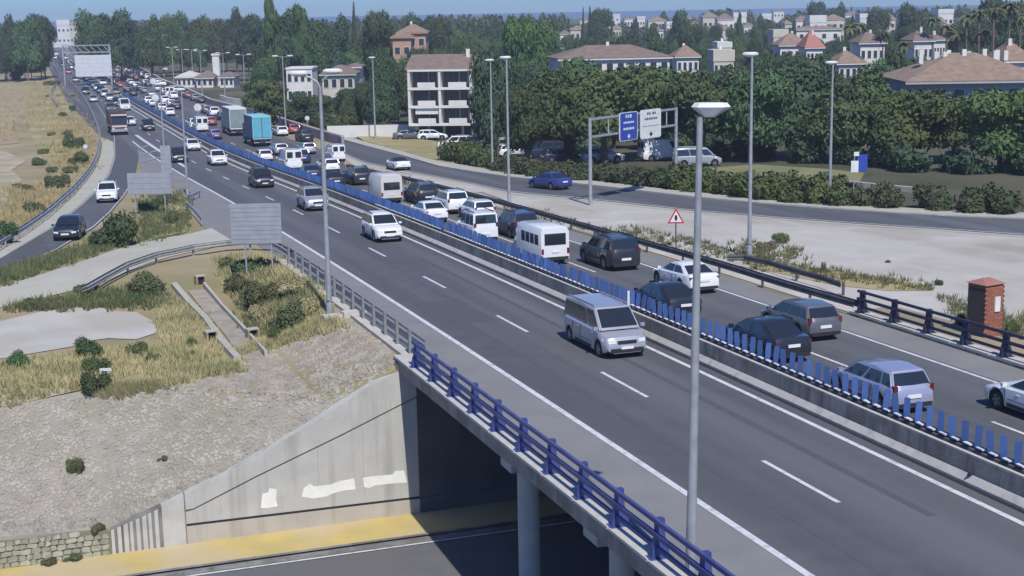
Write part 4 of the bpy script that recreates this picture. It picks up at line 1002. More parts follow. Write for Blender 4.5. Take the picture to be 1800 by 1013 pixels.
FR = [(872, 164, 72, 130, 'broad', fol_d, 'large dark tree directly right of the apartment block, behind two lamp posts', .14), (925, 150, 150, 90, 'broad', fol_a, 'lower tree filling the gap right of the big dark tree', .2),
 (975, 168, 105, 130, 'broad', fol_a, 'broad dark tree behind the parked vehicles, left of the blue sign', .25), (1062, 150, 108, 175, 'broad', fol_b, 'wide bright green tree behind the blue and white signs', .34),
 (1150, 156, 108, 160, 'broad', fol_b, 'broad green tree right behind the white direction sign', .32), (1235, 150, 112, 150, 'broad', fol_a, 'wide dark tree behind the nearest lamp head', .3),
 (1322, 146, 120, 130, 'broad', fol_a, 'dark tree behind the lamp post on waste ground', .3), (1405, 150, 96, 175, 'broad', fol_d, 'largest dark tree left of the small blue sign', .3),
 (1500, 143, 118, 165, 'broad', fol_a, 'wide dark green tree above the small blue sign', .3), (1592, 138, 145, 160, 'broad', fol_b, 'round tree right of the small blue sign with shaded ground below', .3),
 (1680, 140, 158, 160, 'broad', fol_a, 'broad tree in front of the chimney house, left one', .3), (1765, 128, 150, 170, 'broad', fol_b, 'bright broad tree at the right edge below the chimney house', .28),
 (1850, 128, 150, 170, 'broad', fol_a, 'tree cut by the right edge of the picture', .3),
 (1015, 190, 95, 120, 'broad', fol_a, 'tree with a crown just under the long roof', .2), (1110, 195, 112, 130, 'broad', fol_a, 'tree under the middle of the long roof', .2), (1200, 190, 120, 120, 'broad', fol_b, 'tree under the right end of the long roof', .2), (1290, 185, 112, 140, 'broad', fol_a, 'tree behind the second lamp post head', .2),
 (1375, 200, 92, 120, 'broad', fol_d, 'dark round tree below the pink roofed house', .2), (1450, 195, 112, 120, 'broad', fol_a, 'tree below the little hip roofed house', .2), (1545, 190, 108, 130, 'broad', fol_d, 'dark tree left of the chimney house', .15), (1585, 200, 95, 90, 'tall', fol_d, 'tall dark tree at the left corner of the chimney house', .1),
 (668, 213, 100, 92, 'broad', fol_d, 'dark dense tree touching the left side of the apartment block', .1), (648, 214, 130, 70, 'broad', fol_a, 'smaller tree behind the white garden wall', .1), (612, 216, 165, 70, 'broad', fol_a, 'low tree at the left end of the white garden wall', .05), (560, 240, 165, 80, 'broad', fol_b, 'green tree behind the slip road wall, right of the double lamp', .05),
 (852, 208, 130, 50, 'broad', fol_a, 'tree between the apartment block and the big dark tree', .1), (905, 260, 22, 90, 'broad', fol_b, 'tall green tree top rising over the big dark tree', .1), (945, 270, 30, 70, 'broad', fol_b, 'light green tree top at the skyline above the parked vehicles', .1)]
for (cx, d, yt, w, kd, m, lab, cl) in FR: tree_px(cx, d, yt, w*(1.42 if d < 200 and cx > 880 else .95), kd, m, lab, cl*(.55 if cx < 1300 else .38))
SKY0 = [(12, 430, 25, 60, 'broad', fol_d), (70, 440, 14, 52, 'broad', fol_d), (40, 420, 22, 60, 'broad', fol_a), (160, 420, 11, 48, 'broad', fol_a), (185, 430, 14, 40, 'broad', fol_d), (206, 400, 11, 20, 'tall', fol_d), (228, 430, 24, 44, 'broad', fol_d), (262, 420, 26, 30, 'tall', fol_a), (282, 430, 20, 34, 'broad', fol_b), (312, 400, 16, 46, 'broad', fol_a), (345, 410, 22, 44, 'broad', fol_b), (372, 430, 26, 30, 'broad', fol_a), (411, 380, 12, 28, 'tall', fol_d), (432, 390, 22, 34, 'tall', fol_d), (476, 300, -6, 46, 'tall', fol_a), (497, 310, 6, 34, 'tall', fol_d), (526, 300, 8, 48, 'tall', fol_a), (549, 310, 24, 40, 'broad', fol_a), (585, 320, 26, 44, 'broad', fol_d), (621, 380, 8, 12, 'cypress', fol_d), (652, 330, 15, 40, 'broad', fol_a), (676, 340, 22, 36, 'broad', fol_a), (727, 380, 22, 22, 'broad', fol_d), (745, 390, 22, 22, 'broad', fol_d), (775, 370, 22, 44, 'broad', fol_a), (822, 450, 34, 12, 'cypress', fol_d), (832, 450, 32, 10, 'cypress', fol_d), (842, 450, 33, 10, 'cypress', fol_d), (862, 430, 32, 40, 'broad', fol_d), (1037, 500, 15, 12, 'cypress', fol_d), (1056, 500, 12, 16, 'tall', fol_d), (1025, 520, 16, 8, 'cypress', fol_d), (1075, 480, 30, 8, 'cypress', fol_a), (1118, 430, 34, 16, 'cypress', fol_d), (1150, 420, 42, 34, 'broad', fol_a), (1192, 430, 13, 30, 'broad', fol_d), (1212, 420, 30, 60, 'broad', fol_a), (1300, 440, 25, 22, 'cypress', fol_d), (1345, 500, 28, 60, 'broad', fol_d), (1396, 400, 36, 14, 'cypress', fol_d), (1440, 640, 0, 30, 'broad', fol_d), (1468, 640, 4, 26, 'tall', fol_d), (1500, 380, 30, 22, 'cypress', fol_d), (1545, 420, 14, 20, 'tall', fol_d), (1600, 400, 0, 46, 'tall', fol_d), (1630, 420, 22, 40, 'broad', fol_a), (1760, 330, -4, 70, 'tall', fol_d), (1795, 300, -4, 60, 'broad', fol_a), (1725, 320, 20, 50, 'broad', fol_d), (1680, 330, 40, 60, 'broad', fol_d), (1100, 330, 50, 60, 'broad', fol_d), (1160, 320, 60, 60, 'broad', fol_a), (1235, 320, 70, 50, 'broad', fol_a), (1330, 330, 62, 50, 'broad', fol_d), (1330, 270, 92, 70, 'broad', fol_a), (1575, 250, 84, 60, 'broad', fol_d), (10, 425, 62, 50, 'broad', fol_d), (50, 428, 66, 50, 'broad', fol_d), (1050, 300, 60, 60, 'broad', fol_d)]
SKY = [(a, max(b, 460) if 290 < a < 420 else b, c, e*(1.0 if k != 'tall' or a in (476, 526) else 1.5), 'broad' if (k == 'tall' and a not in (476, 526, 1760)) else k, m) for a, b, c, e, k, m in SKY0]
for px in range(1000, 1720, 26): SKY.append((px+RND.uniform(-8, 8), RND.uniform(470, 540), 46-(px-1000)*.018+RND.uniform(-6, 14), 34, 'broad', RND.choice([fol_a, fol_b, fol_d])))
nm_k = {'broad': 'round', 'tall': 'tall narrow', 'cypress': 'thin cypress', 'pine': 'flat'}
def where(px, yt):
    a = [(90, 'at the far left edge'), (240, 'above the far gantry'), (380, 'behind the receding double lamps'), (460, 'behind the white tower'), (560, 'left of the tall near lamp top'), (690, 'above the grey villa'), (790, 'around the ochre house'), (900, 'above the apartment block roof'), (1100, 'over the long roof, left end'), (1230, 'over the long roof, right end'), (1350, 'by the white town, left part'), (1480, 'by the white town, centre'), (1600, 'by the white town, right part'), (3000, 'behind the chimney house')]
    for x, w in a:
        if px < x: return w
for (cx, d, yt, w, kd, m) in SKY:
    lab = f"{'dark' if m is fol_d else 'green'} {nm_k[kd]} tree {'cutting the skyline' if yt < 30 else 'below the skyline'} {where(cx, yt)}"
    tree_px(cx, d, yt, w, kd, m, lab, .05 if kd != 'broad' else .12, group='skyline trees '+where(cx, yt))
# second row in the park, extra trees added to shade the ground behind the first
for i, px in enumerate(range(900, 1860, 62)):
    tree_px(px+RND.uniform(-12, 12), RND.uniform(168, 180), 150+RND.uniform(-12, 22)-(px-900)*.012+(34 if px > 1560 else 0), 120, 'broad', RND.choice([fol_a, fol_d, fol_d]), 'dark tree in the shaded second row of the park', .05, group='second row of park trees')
# infill wood
def blocked(px, d, yt, hw):
    for (a, b, y0, y1, bd) in BRECT:
        if bd > d-6 and px+hw > a and px-hw < b and yt < y1-4: return True
    return False
ntree = 0
for d, ylim in ((222, 118), (250, 105), (285, 92), (330, 76), (390, 64), (460, 52), (560, 44), (690, 38), (860, 33)):
    if d > 500: continue
    px = {222: 470, 250: 440, 285: 400, 330: 345, 390: 300, 460: 255, 560: 205, 690: 170, 860: 160}[d]-0
    while px < 1840:
        w = RND.uniform(6.5, 10)*(1.3 if d > 500 else 1); wp = w*F/d
        hz = 38.-.018*px
        yt = max(ylim+RND.uniform(-4, 12)-.018*(px-500), hz+2+RND.uniform(0, 4))
        hp = P3(px, yt, d); h = hp.z-ZF
        for tr in range(3):
            if blocked(px, d, yt, wp*.5): yt += 14
            else: break
        hp = P3(px, yt, d); h = hp.z-zg(hp.x, d)
        if not blocked(px, d, yt, wp*.5) and h > 3.2 and not (295 < px < 425 and d < 425) and not (570 < px < 735 and d < 210):
            tree(hp.x, d+RND.uniform(-8, 8), h, w, RND.choice(['broad']*11+['tall']), RND.choice([fol_a, fol_d, fol_b, fol_a, fol_d]), f"{'nearer' if d < 300 else 'farther'} tree in the wood {where(px, yt)}", .1, group=f"wood trees {'near' if d < 300 else 'mid' if d < 500 else 'far'} {where(px, yt)}"); ntree += 1
        px += wp*RND.uniform(.55, .85)
for d in (430, 520, 640):       # left of the motorway
    px = -20
    while px < {430: 66, 520: 72, 640: 80}[d]:
        w = RND.uniform(6, 9); wp = w*F/d; yt = 48-(d-430)*.04+RND.uniform(-5, 8); hp = P3(px, yt, d)
        tree(hp.x, d, hp.z-zg(hp.x, d), w, 'broad', RND.choice([fol_a, fol_d]), 'dark tree beyond the bare field, far left', .08, group='trees past the bare field'); px += wp*.7
# far mass of vegetation to the coast
mb = MB()
lowc = [crown(900+v, 'broad', dens=34, leaf=.13) for v in range(3)]
for d in (560, 640, 740, 860):
    px = {560: 205, 640: 185, 740: 165, 860: 150}[d]
    while px < 1850:
        w = RND.uniform(8, 13); wp = w*F/d; hz = 38.-.018*px; yt = max({560: 44, 640: 40, 740: 36, 860: 33}[d]-.018*(px-500)+RND.uniform(-3, 7), hz+2+RND.uniform(0, 4))
        for tr in range(3):
            if blocked(px, d, yt, wp*.5): yt += 9
        hp = P3(px, yt, d); h = hp.z-ZF
        if h > 3 and not blocked(px, d, yt, wp*.5):
            src = RND.choice(lowc); b0 = len(mb.v); an = RND.uniform(0, 6); ca, sa_ = math.cos(an)*w/2, math.sin(an)*w/2
            mb.v += [(hp.x+x*ca-y*sa_, d+x*sa_+y*ca, ZF+z*h) for x, y, z in src.v]; mb.f += [[b0+i for i in f] for f in src.f]; mb.mi += [0]*len(src.f)
        px += wp*RND.uniform(.45, .75)

for i in range(2600):
    d = 900*(1+RND.random()**1.5*1.6); px = RND.uniform(-60, 1860); p = P3(px, 30, d); h = RND.uniform(5, 9.5)
    if px < 160 and d < 1500: continue
    w = RND.uniform(5, 11); z = ZF; n = 7
    ring = [(p.x+math.cos(2*PI*k/n)*w*RND.uniform(.4, .6), d+math.sin(2*PI*k/n)*w*.5, z+h*RND.uniform(.35, .6)) for k in range(n)]
    lo = [(x, y, z) for x, y, _ in ring]; tp = [(p.x+RND.uniform(-1, 1), d, z+h)]
    o = len(mb.v); mb.v += lo+ring+tp
    for k in range(n): mb.f += [(o+k, o+(k+1) % n, o+n+(k+1) % n, o+n+k), (o+n+k, o+n+(k+1) % n, o+2*n)]; mb.mi += [0, 0]
tag(mb.build('far_wood', fol_a), 'distant dark woodland reaching to the coast below the sea line', 'woodland', kind='stuff')
# palms
def palm(px, d, yt, label):
    p = P3(px, yt, d); z0 = zg(p.x, d); h = p.z-z0-.8; t = thing('palm_tree', label, 'palm tree', (p.x, d, z0), group='palms behind the chimney house')
    MB().tube([(0, 0, 0), (.15, 0, h*.5), (0, .1, h)], [.28, .2, .17], 8).build('trunk', bark, t, smooth=True)
    mb = MB()
    for k in range(26):
        a = 2*PI*k/26*2.4; e = RND.uniform(-.1, 1.1); L_ = RND.uniform(1.9, 2.6); prev = None
        for j in range(7):
            q = j/6; r = L_*q*math.cos(e*.6); z = h+L_*q*math.sin(e)-L_*.75*q*q; wv = .32*math.sin(PI*min(1, q+.12))+.03; dx2, dy2 = math.cos(a), math.sin(a)
            mb.v += [(r*dx2-dy2*wv, r*dy2+dx2*wv, z-.1), (r*dx2, r*dy2, z), (r*dx2+dy2*wv, r*dy2-dx2*wv, z-.1)]; o = len(mb.v)
            if j: mb.f += [(o-6, o-3, o-2, o-5), (o-5, o-2, o-1, o-4)]; mb.mi += [0, 0]
    mb.build('crown', fol_c, t)
for px, d, yt, lb in ((1700, 260, 22, 'tall palm in front of the dark skyline, leftmost of the tall ones'), (1722, 250, 14, 'tall palm right of the leftmost tall palm'), (1748, 240, 10, 'tallest palm above the chimneys'), (1776, 250, 2, 'palm with a ragged head near the right edge'), (1665, 270, 40, 'shorter palm above the chimney house ridge, left'), (1682, 255, 52, 'low palm just over the tiled ridge'), (1733, 245, 48, 'low palm between two taller ones'), (1552, 300, 50, 'palm left of the grey roofed white house'), (1495, 300, 42, 'palm beside the dull roofed white house'), (1590, 260, 70, 'palm with a drooping head by the dark tall tree'), (1568, 230, 100, 'low palm at the left corner of the chimney house'), (1640, 290, 28, 'slender palm left of the shorter palm'), (1510, 310, 38, 'slim palm rising from the middle of the white town'), (1795, 250, 20, 'palm at the right border')):
    palm(px, d, yt, lb)

# ------------------------------------------------------------ bushes, hedges, grass
def bush(px, pb, wpx, hpx, m, label, group=None):
    b = G(px, pb); d = b.y; t = thing('bush', label, 'bush', b, rz=RND.uniform(0, 6), group=group)
    c = put('foliage', crown_mesh('bush', RND.randint(0, 3), m), t, (0, 0, -.08)); w = wpx*d/F; h = hpx*d/F; c.scale = (w*.55, w*.5, h*1.05)
    return t
BU = [(208, 434, 92, 66, fol_a, 'big dark green bush beside the exit ramp'), (168, 428, 30, 20, fol_a, 'small dark bush left of the big one by the ramp'),
 (158, 626, 74, 40, fol_a, 'dark green bush on the pale ground edge'), (172, 686, 58, 44, fol_a, 'dark bush just below the white marker board'), (170, 656, 64, 34, fol_b, 'green bush between the two dark ones by the marker board'), (36, 642, 56, 32, fol_b, 'green bush at the left edge in front of the pale ground'),
 (246, 626, 46, 30, fol_c, 'olive bush right of the marker board'), (275, 636, 36, 22, fol_c, 'low olive bush beside the chute kerb, left'), (340, 612, 30, 24, fol_b, 'small green bush by the left culvert'), (338, 628, 26, 16, fol_b, 'tiny green bush below the left culvert bush'),
 (262, 512, 90, 40, fol_c, 'wide olive bush under the curving guardrail'), (240, 530, 40, 22, fol_b, 'green bush in front of the wide olive bush'), (54, 540, 40, 20, fol_c, 'olive bush on the track edge at the left'), (152, 514, 46, 20, fol_c, 'olive bush below the service track'), (440, 480, 60, 34, fol_a, 'dark bush behind the posts of the slatted sign'), (400, 470, 40, 22, fol_c, 'olive bush below the guardrail bend'),
 (425, 510, 60, 34, fol_c, 'olive bush right of the chute head'), (470, 530, 80, 44, fol_c, 'tall olive bush above the right culvert'), (505, 580, 90, 60, fol_c, 'large yellowish bush near the slope crest left of the lamp'), (540, 560, 60, 46, drystalk, 'dry straw coloured bush beside the lamp foot'), (520, 520, 60, 34, drystalk, 'dry bush below the grey railing'), (485, 600, 50, 30, fol_b, 'green lower bush at the slope crest'), (455, 560, 46, 30, drystalk, 'dry bush next to the chute'),
 (132, 830, 34, 36, fol_c, 'lone olive bush growing on the stone slope'), (288, 808, 24, 12, fol_c, 'tiny dark tuft on the stone slope'), (86, 952, 34, 18, fol_c, 'left one of three bushes on the masonry wall'), (126, 944, 38, 20, fol_c, 'middle one of three bushes on the masonry wall'), (170, 936, 34, 24, fol_c, 'right one of three bushes on the masonry wall'),
 (1345, 440, 42, 22, mat('dry_bush', (.16, .13, .09), .9, (.22, .19, .13), 1, spec=.1), 'brown dry bush behind the lamp post on waste ground'), (1372, 428, 36, 22, fol_c, 'olive brown bush right of the brown one'), (1332, 458, 22, 12, fol_c, 'low tuft at the foot of the lamp post'), (1448, 480, 10, 26, fol_c, 'thin upright weed on the dry strip'), (1650, 502, 18, 14, fol_a, 'small dark weed on the waste ground by the kiosk'), (1560, 462, 14, 8, fol_a, 'tiny weed in the middle of the waste ground'),
 (1692, 572, 34, 26, fol_a, 'dark bush left of the brick kiosk'), (1776, 590, 34, 34, fol_b, 'green bush right of the brick kiosk'),
 (290, 362, 56, 22, fol_c, 'olive bush under the wide sign back'), (262, 372, 40, 26, fol_a, 'darker bush at the ramp side of the gore'), (300, 395, 40, 30, fol_c, 'olive bush near the service track top'), (312, 378, 36, 26, drystalk, 'dry bush by the gore lamp post'), (232, 398, 30, 20, drystalk, 'dry bush right of the big dark bush'),
 (10, 428, 60, 44, fol_a, 'dark bush at the left edge above the ramp guardrail'), (60, 375, 50, 24, fol_c, 'olive bush left of the ramp guardrail'), (100, 330, 52, 28, fol_c, 'olive bush on the hillside left of the ramp'), (140, 290, 40, 26, fol_b, 'green bush at the hillside behind the ramp guardrail'), (130, 262, 40, 24, fol_b, 'green bush by the small round sign'), (128, 195, 14, 12, fol_a, 'dark little bush on the straw hillside'), (30, 140, 26, 18, fol_a, 'dark bush at the top of the bare field'), (55, 128, 50, 26, fol_a, 'dark scrub where the bare field ends'), (92, 150, 30, 10, fol_c, 'low scrub beside the far guardrail'), (120, 245, 22, 12, fol_a, 'small dark shrub on the straw hillside'), (70, 290, 40, 16, fol_c, 'olive shrub between bare patches'), (50, 335, 30, 14, fol_c, 'olive shrub over the pale bare earth')]
for r_ in BU: bush(*r_)
for i in range(20):     # scrub strip along the ramp
    q = go[RND.randint(2, 12)]; k = RND.uniform(1.5, 9); b = Vector((q.x-k, q.y+RND.uniform(-3, 3), 0)); b.z = zg(b.x, b.y)
    t = thing('bush', 'dry scrub plant along the ramp guardrail', 'bush', b, group='scrub plants along the ramp guardrail'); c = put('foliage', crown_mesh('bush', RND.randint(0, 3), RND.choice([fol_c, fol_c, drystalk, fol_b])), t); r = RND.uniform(.5, 1.1); c.scale = (r, r, r*.9)
HB = [crown(950+v, 'bush', dens=110, leaf=.08) for v in range(4)]
def hedge(label, pts, wm, hm, m, step=1.1, jit=.35):
    t = thing('hedge', label, 'hedge'); ms = [crown_mesh('bush', v, m) for v in range(4)]
    pth = smooth_path([Vector((p.x, p.y, 0)) for p in pts], step); mb = MB(); R = RND
    for p in pth:
        for o_ in (-.45, 0, .45):
            src = HB[R.randint(0, 3)]; s_ = wm*R.uniform(.6, .85); hz = hm*R.uniform(.9, 1.3); an = R.uniform(0, 6); ca, sa_ = math.cos(an)*s_, math.sin(an)*s_
            ox, oy = p.x+R.uniform(-jit, jit), p.y+o_*wm+R.uniform(-jit, jit); oz = zg(p.x, p.y)-.1; b0 = len(mb.v)
            keep = R.randint(0, 2)
            mb.v += [(ox+x*ca-y*sa_, oy+x*sa_+y*ca, oz+z*hz) for x, y, z in src.v]
            mb.f += [[b0+i for i in f] for f in src.f]; mb.mi += [0]*len(src.f)
    mb.build('foliage', m, t)
crown_mesh('bush', 0, fol_a); [crown_mesh('bush', v, fol_a) for v in range(4)]
fol_o = mat('foliage_hedge', (.052, .078, .034), .75, (.085, .085, .045), .8, 3, spec=.2)
hp_ = lambda pts: GL(pts)
hedge('bright green shrub hedge at the pavement below the apartment block', hp_([(790, 282), (820, 288), (850, 292)]), 2.2, 2.3, fol_b, 2.0)
hedge('low brownish green hedge from the parked vehicles to the gantry', hp_([(880, 300), (950, 310), (1030, 316), (1100, 322), (1180, 332)]), 2.4, 1.6, fol_o, 2.)
hedge('low hedge along the pavement from the gantry to the small blue sign', hp_([(1200, 334), (1280, 342), (1360, 350), (1440, 357), (1475, 359)]), 2.8, 2.1, fol_b, 2.)
hedge('low reddish green hedge along the pavement at the right', hp_([(1470, 358), (1560, 365), (1650, 369), (1755, 374)]), 2.4, 1.7, fol_o, 1.9)
hedge('dark trimmed hedge on top of the slip road wall', hp_([(455, 192), (500, 208), (550, 224), (600, 240)]), 3.0, 2.6, fol_a, 3.4)
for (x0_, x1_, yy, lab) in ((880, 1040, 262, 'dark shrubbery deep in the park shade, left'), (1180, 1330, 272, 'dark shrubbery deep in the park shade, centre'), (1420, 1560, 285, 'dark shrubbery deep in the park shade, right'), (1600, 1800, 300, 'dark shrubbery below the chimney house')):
    hedge(lab, GL([(x0_, yy), ((x0_+x1_)/2, yy+3), (x1_, yy+6)]), 3.2, 2.6, fol_d, 3.2, .8)  # shrubs added to darken the shaded understory
# grass tufts
def tufts(label, polys, n, m, h=.35, name='grass'):
    mb = MB()
    for i in range(n):
        poly = RND.choice(polys); (ax, ay), (bx, by), (cx, cy), (ex, ey) = poly; u, v = RND.random(), RND.random()
        px = (ax*(1-u)+bx*u)*(1-v)+(ex*(1-u)+cx*u)*v; py = (ay*(1-u)+by*u)*(1-v)+(ey*(1-u)+cy*u)*v
        px += RND.gauss(0, 9); py += RND.gauss(0, 3); b = G(px, py)
        for k in range(7):
            t = RND.uniform(0, 6.28); r = RND.uniform(.02, .18); hh = h*RND.uniform(.5, 1.3); x, y = b.x+math.cos(t)*r, b.y+math.sin(t)*r; o = len(mb.v)
            mb.v += [(x-.03, y, b.z-.02), (x+.03, y+.01, b.z-.02), (x+math.cos(t)*hh*.5, y+math.sin(t)*hh*.5, b.z+hh)]; mb.f.append((o, o+1, o+2)); mb.mi.append(0)
    return tag(mb.build(name, m), label, 'grass', kind='stuff')
tufts('dry straw grass on the ground above the stone slope', [[(-10, 645), (240, 610), (395, 628), (-10, 720)], [(280, 530), (330, 540), (400, 625), (300, 650)], [(440, 490), (560, 500), (575, 555), (480, 620)], [(380, 455), (480, 450), (560, 520), (400, 520)], [(400, 628), (480, 605), (570, 560), (600, 575)], [(160, 690), (400, 640), (420, 650), (200, 700)]], 4200, drystalk, .34)
tufts('green weeds among the dry ground left of the bridge', [[(0, 545), (270, 500), (300, 540), (100, 545)], [(250, 345), (325, 340), (330, 405), (240, 430)], [(0, 480), (170, 430), (230, 425), (0, 502)], [(400, 460), (540, 500), (560, 560), (440, 600)]], 2600, fol_c, .4)
tufts('straw grass on the hillside left of the ramp', [[(60, 150), (110, 140), (165, 250), (100, 340)], [(0, 330), (120, 320), (60, 385), (0, 420)], [(-10, 145), (100, 140), (110, 200), (-10, 260)], [(110, 200), (165, 215), (160, 300), (90, 300)]], 2300, mat('straw_brown', (.38, .31, .17), .95, (.27, .23, .12), .4, spec=.1), .5)
tufts('weeds along the guardrail and on the waste ground', [[(1290, 455), (1640, 500), (1640, 515), (1330, 475)], [(1640, 520), (1800, 560), (1800, 600), (1700, 575)], [(640, 300), (1100, 415), (1100, 422), (640, 304)], [(1100, 400), (1300, 440), (1280, 462), (1100, 418)], [(1300, 425), (1400, 440), (1420, 470), (1290, 455)]], 900, fol_c, .3)
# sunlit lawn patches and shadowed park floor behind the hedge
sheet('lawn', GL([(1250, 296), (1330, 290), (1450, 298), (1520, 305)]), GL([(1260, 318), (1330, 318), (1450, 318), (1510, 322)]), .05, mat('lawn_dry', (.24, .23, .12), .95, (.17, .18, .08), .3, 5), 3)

# ------------------------------------------------------------ vehicles
def paintm(name, c, metal=.0): return mat('car_paint_'+name, c, .35, metal=metal, coat=.7, spec=.5)
PC = dict(white=paintm('white', (.74, .75, .76)), silver=paintm('silver', (.42, .43, .47), .35), lilac=paintm('lilac', (.34, .36, .48), .25), grey=paintm('grey', (.13, .135, .15), .3), black=paintm('black', (.016, .018, .024)), navy=paintm('navy', (.022, .028, .085)), blue=paintm('blue', (.03, .05, .22)), red=paintm('red', (.32, .05, .05)), purple=paintm('purple', (.13, .08, .22)), cream=paintm('cream', (.62, .60, .56)))
SPEC = dict(
    hatch=dict(L=4.15, W=1.76, H=1.46, belt=[(-.5, .80), (-.47, .98), (-.30, .97), (.18, .93), (.33, .86), (.47, .70), (.5, .52)], cab=(-.475, -.40, .06, .26), zc=.93, rw=.74, win=[(.03, .20), (.235, .56), (.60, .95)], r=.32, wx=(-.305, .31)),
    sedan=dict(L=4.6, W=1.8, H=1.44, belt=[(-.5, .78), (-.48, 1.0), (-.32, 1.0), (.18, .93), (.34, .86), (.47, .70), (.5, .52)], cab=(-.40, -.22, .06, .25), zc=.94, rw=.72, win=[(.08, .50), (.54, .93)], r=.32, wx=(-.29, .31)),
    coupe=dict(L=4.5, W=1.84, H=1.40, belt=[(-.5, .80), (-.48, 1.0), (-.32, .99), (.18, .92), (.34, .84), (.47, .68), (.5, .5)], cab=(-.45, -.22, .04, .24), zc=.93, rw=.68, win=[(.14, .50), (.53, .93)], r=.34, wx=(-.29, .31)),
    suv=dict(L=4.5, W=1.86, H=1.70, belt=[(-.5, .90), (-.475, 1.13), (-.3, 1.10), (.20, 1.06), (.36, 1.0), (.47, .86), (.5, .62)], cab=(-.475, -.42, .08, .26), zc=1.06, rw=.76, win=[(.03, .18), (.21, .55), (.59, .95)], r=.37, wx=(-.30, .31)),
    mpv=dict(L=4.75, W=1.92, H=1.90, belt=[(-.5, .95), (-.485, 1.12), (-.3, 1.12), (.25, 1.08), (.38, 1.0), (.475, .84), (.5, .60)], cab=(-.487, -.465, .19, .355), zc=1.10, rw=.82, win=[(.03, .36), (.385, .68), (.72, .95)], r=.34, wx=(-.32, .34)),
    van=dict(L=5.2, W=2.0, H=2.3, belt=[(-.5, 1.0), (-.49, 1.2), (-.3, 1.2), (.28, 1.15), (.4, 1.05), (.48, .9), (.5, .65)], cab=(-.49, -.48, .22, .375), zc=1.18, rw=.86, win=[(.76, .95)], r=.35, wx=(-.32, .34)),
    jeep=dict(L=4.2, W=1.82, H=1.95, belt=[(-.5, .95), (-.49, 1.20), (-.3, 1.18), (.18, 1.12), (.30, 1.06), (.48, 1.0), (.5, .7)], cab=(-.485, -.47, .08, .18), zc=1.12, rw=.84, win=[(.04, .28), (.33, .62), (.67, .95)], r=.39, wx=(-.30, .32)),
    conv=dict(L=4.2, W=1.78, H=1.30, belt=[(-.5, .75), (-.48, .94), (-.3, .93), (.16, .90), (.34, .84), (.47, .70), (.5, .5)], cab=(-.30, -.14, .04, .18), zc=.90, rw=.70, win=[(.10, .48), (.54, .92)], r=.32, wx=(-.30, .31)),
)
PROTO = {}
def hexa(pts, m=None):
    return pts
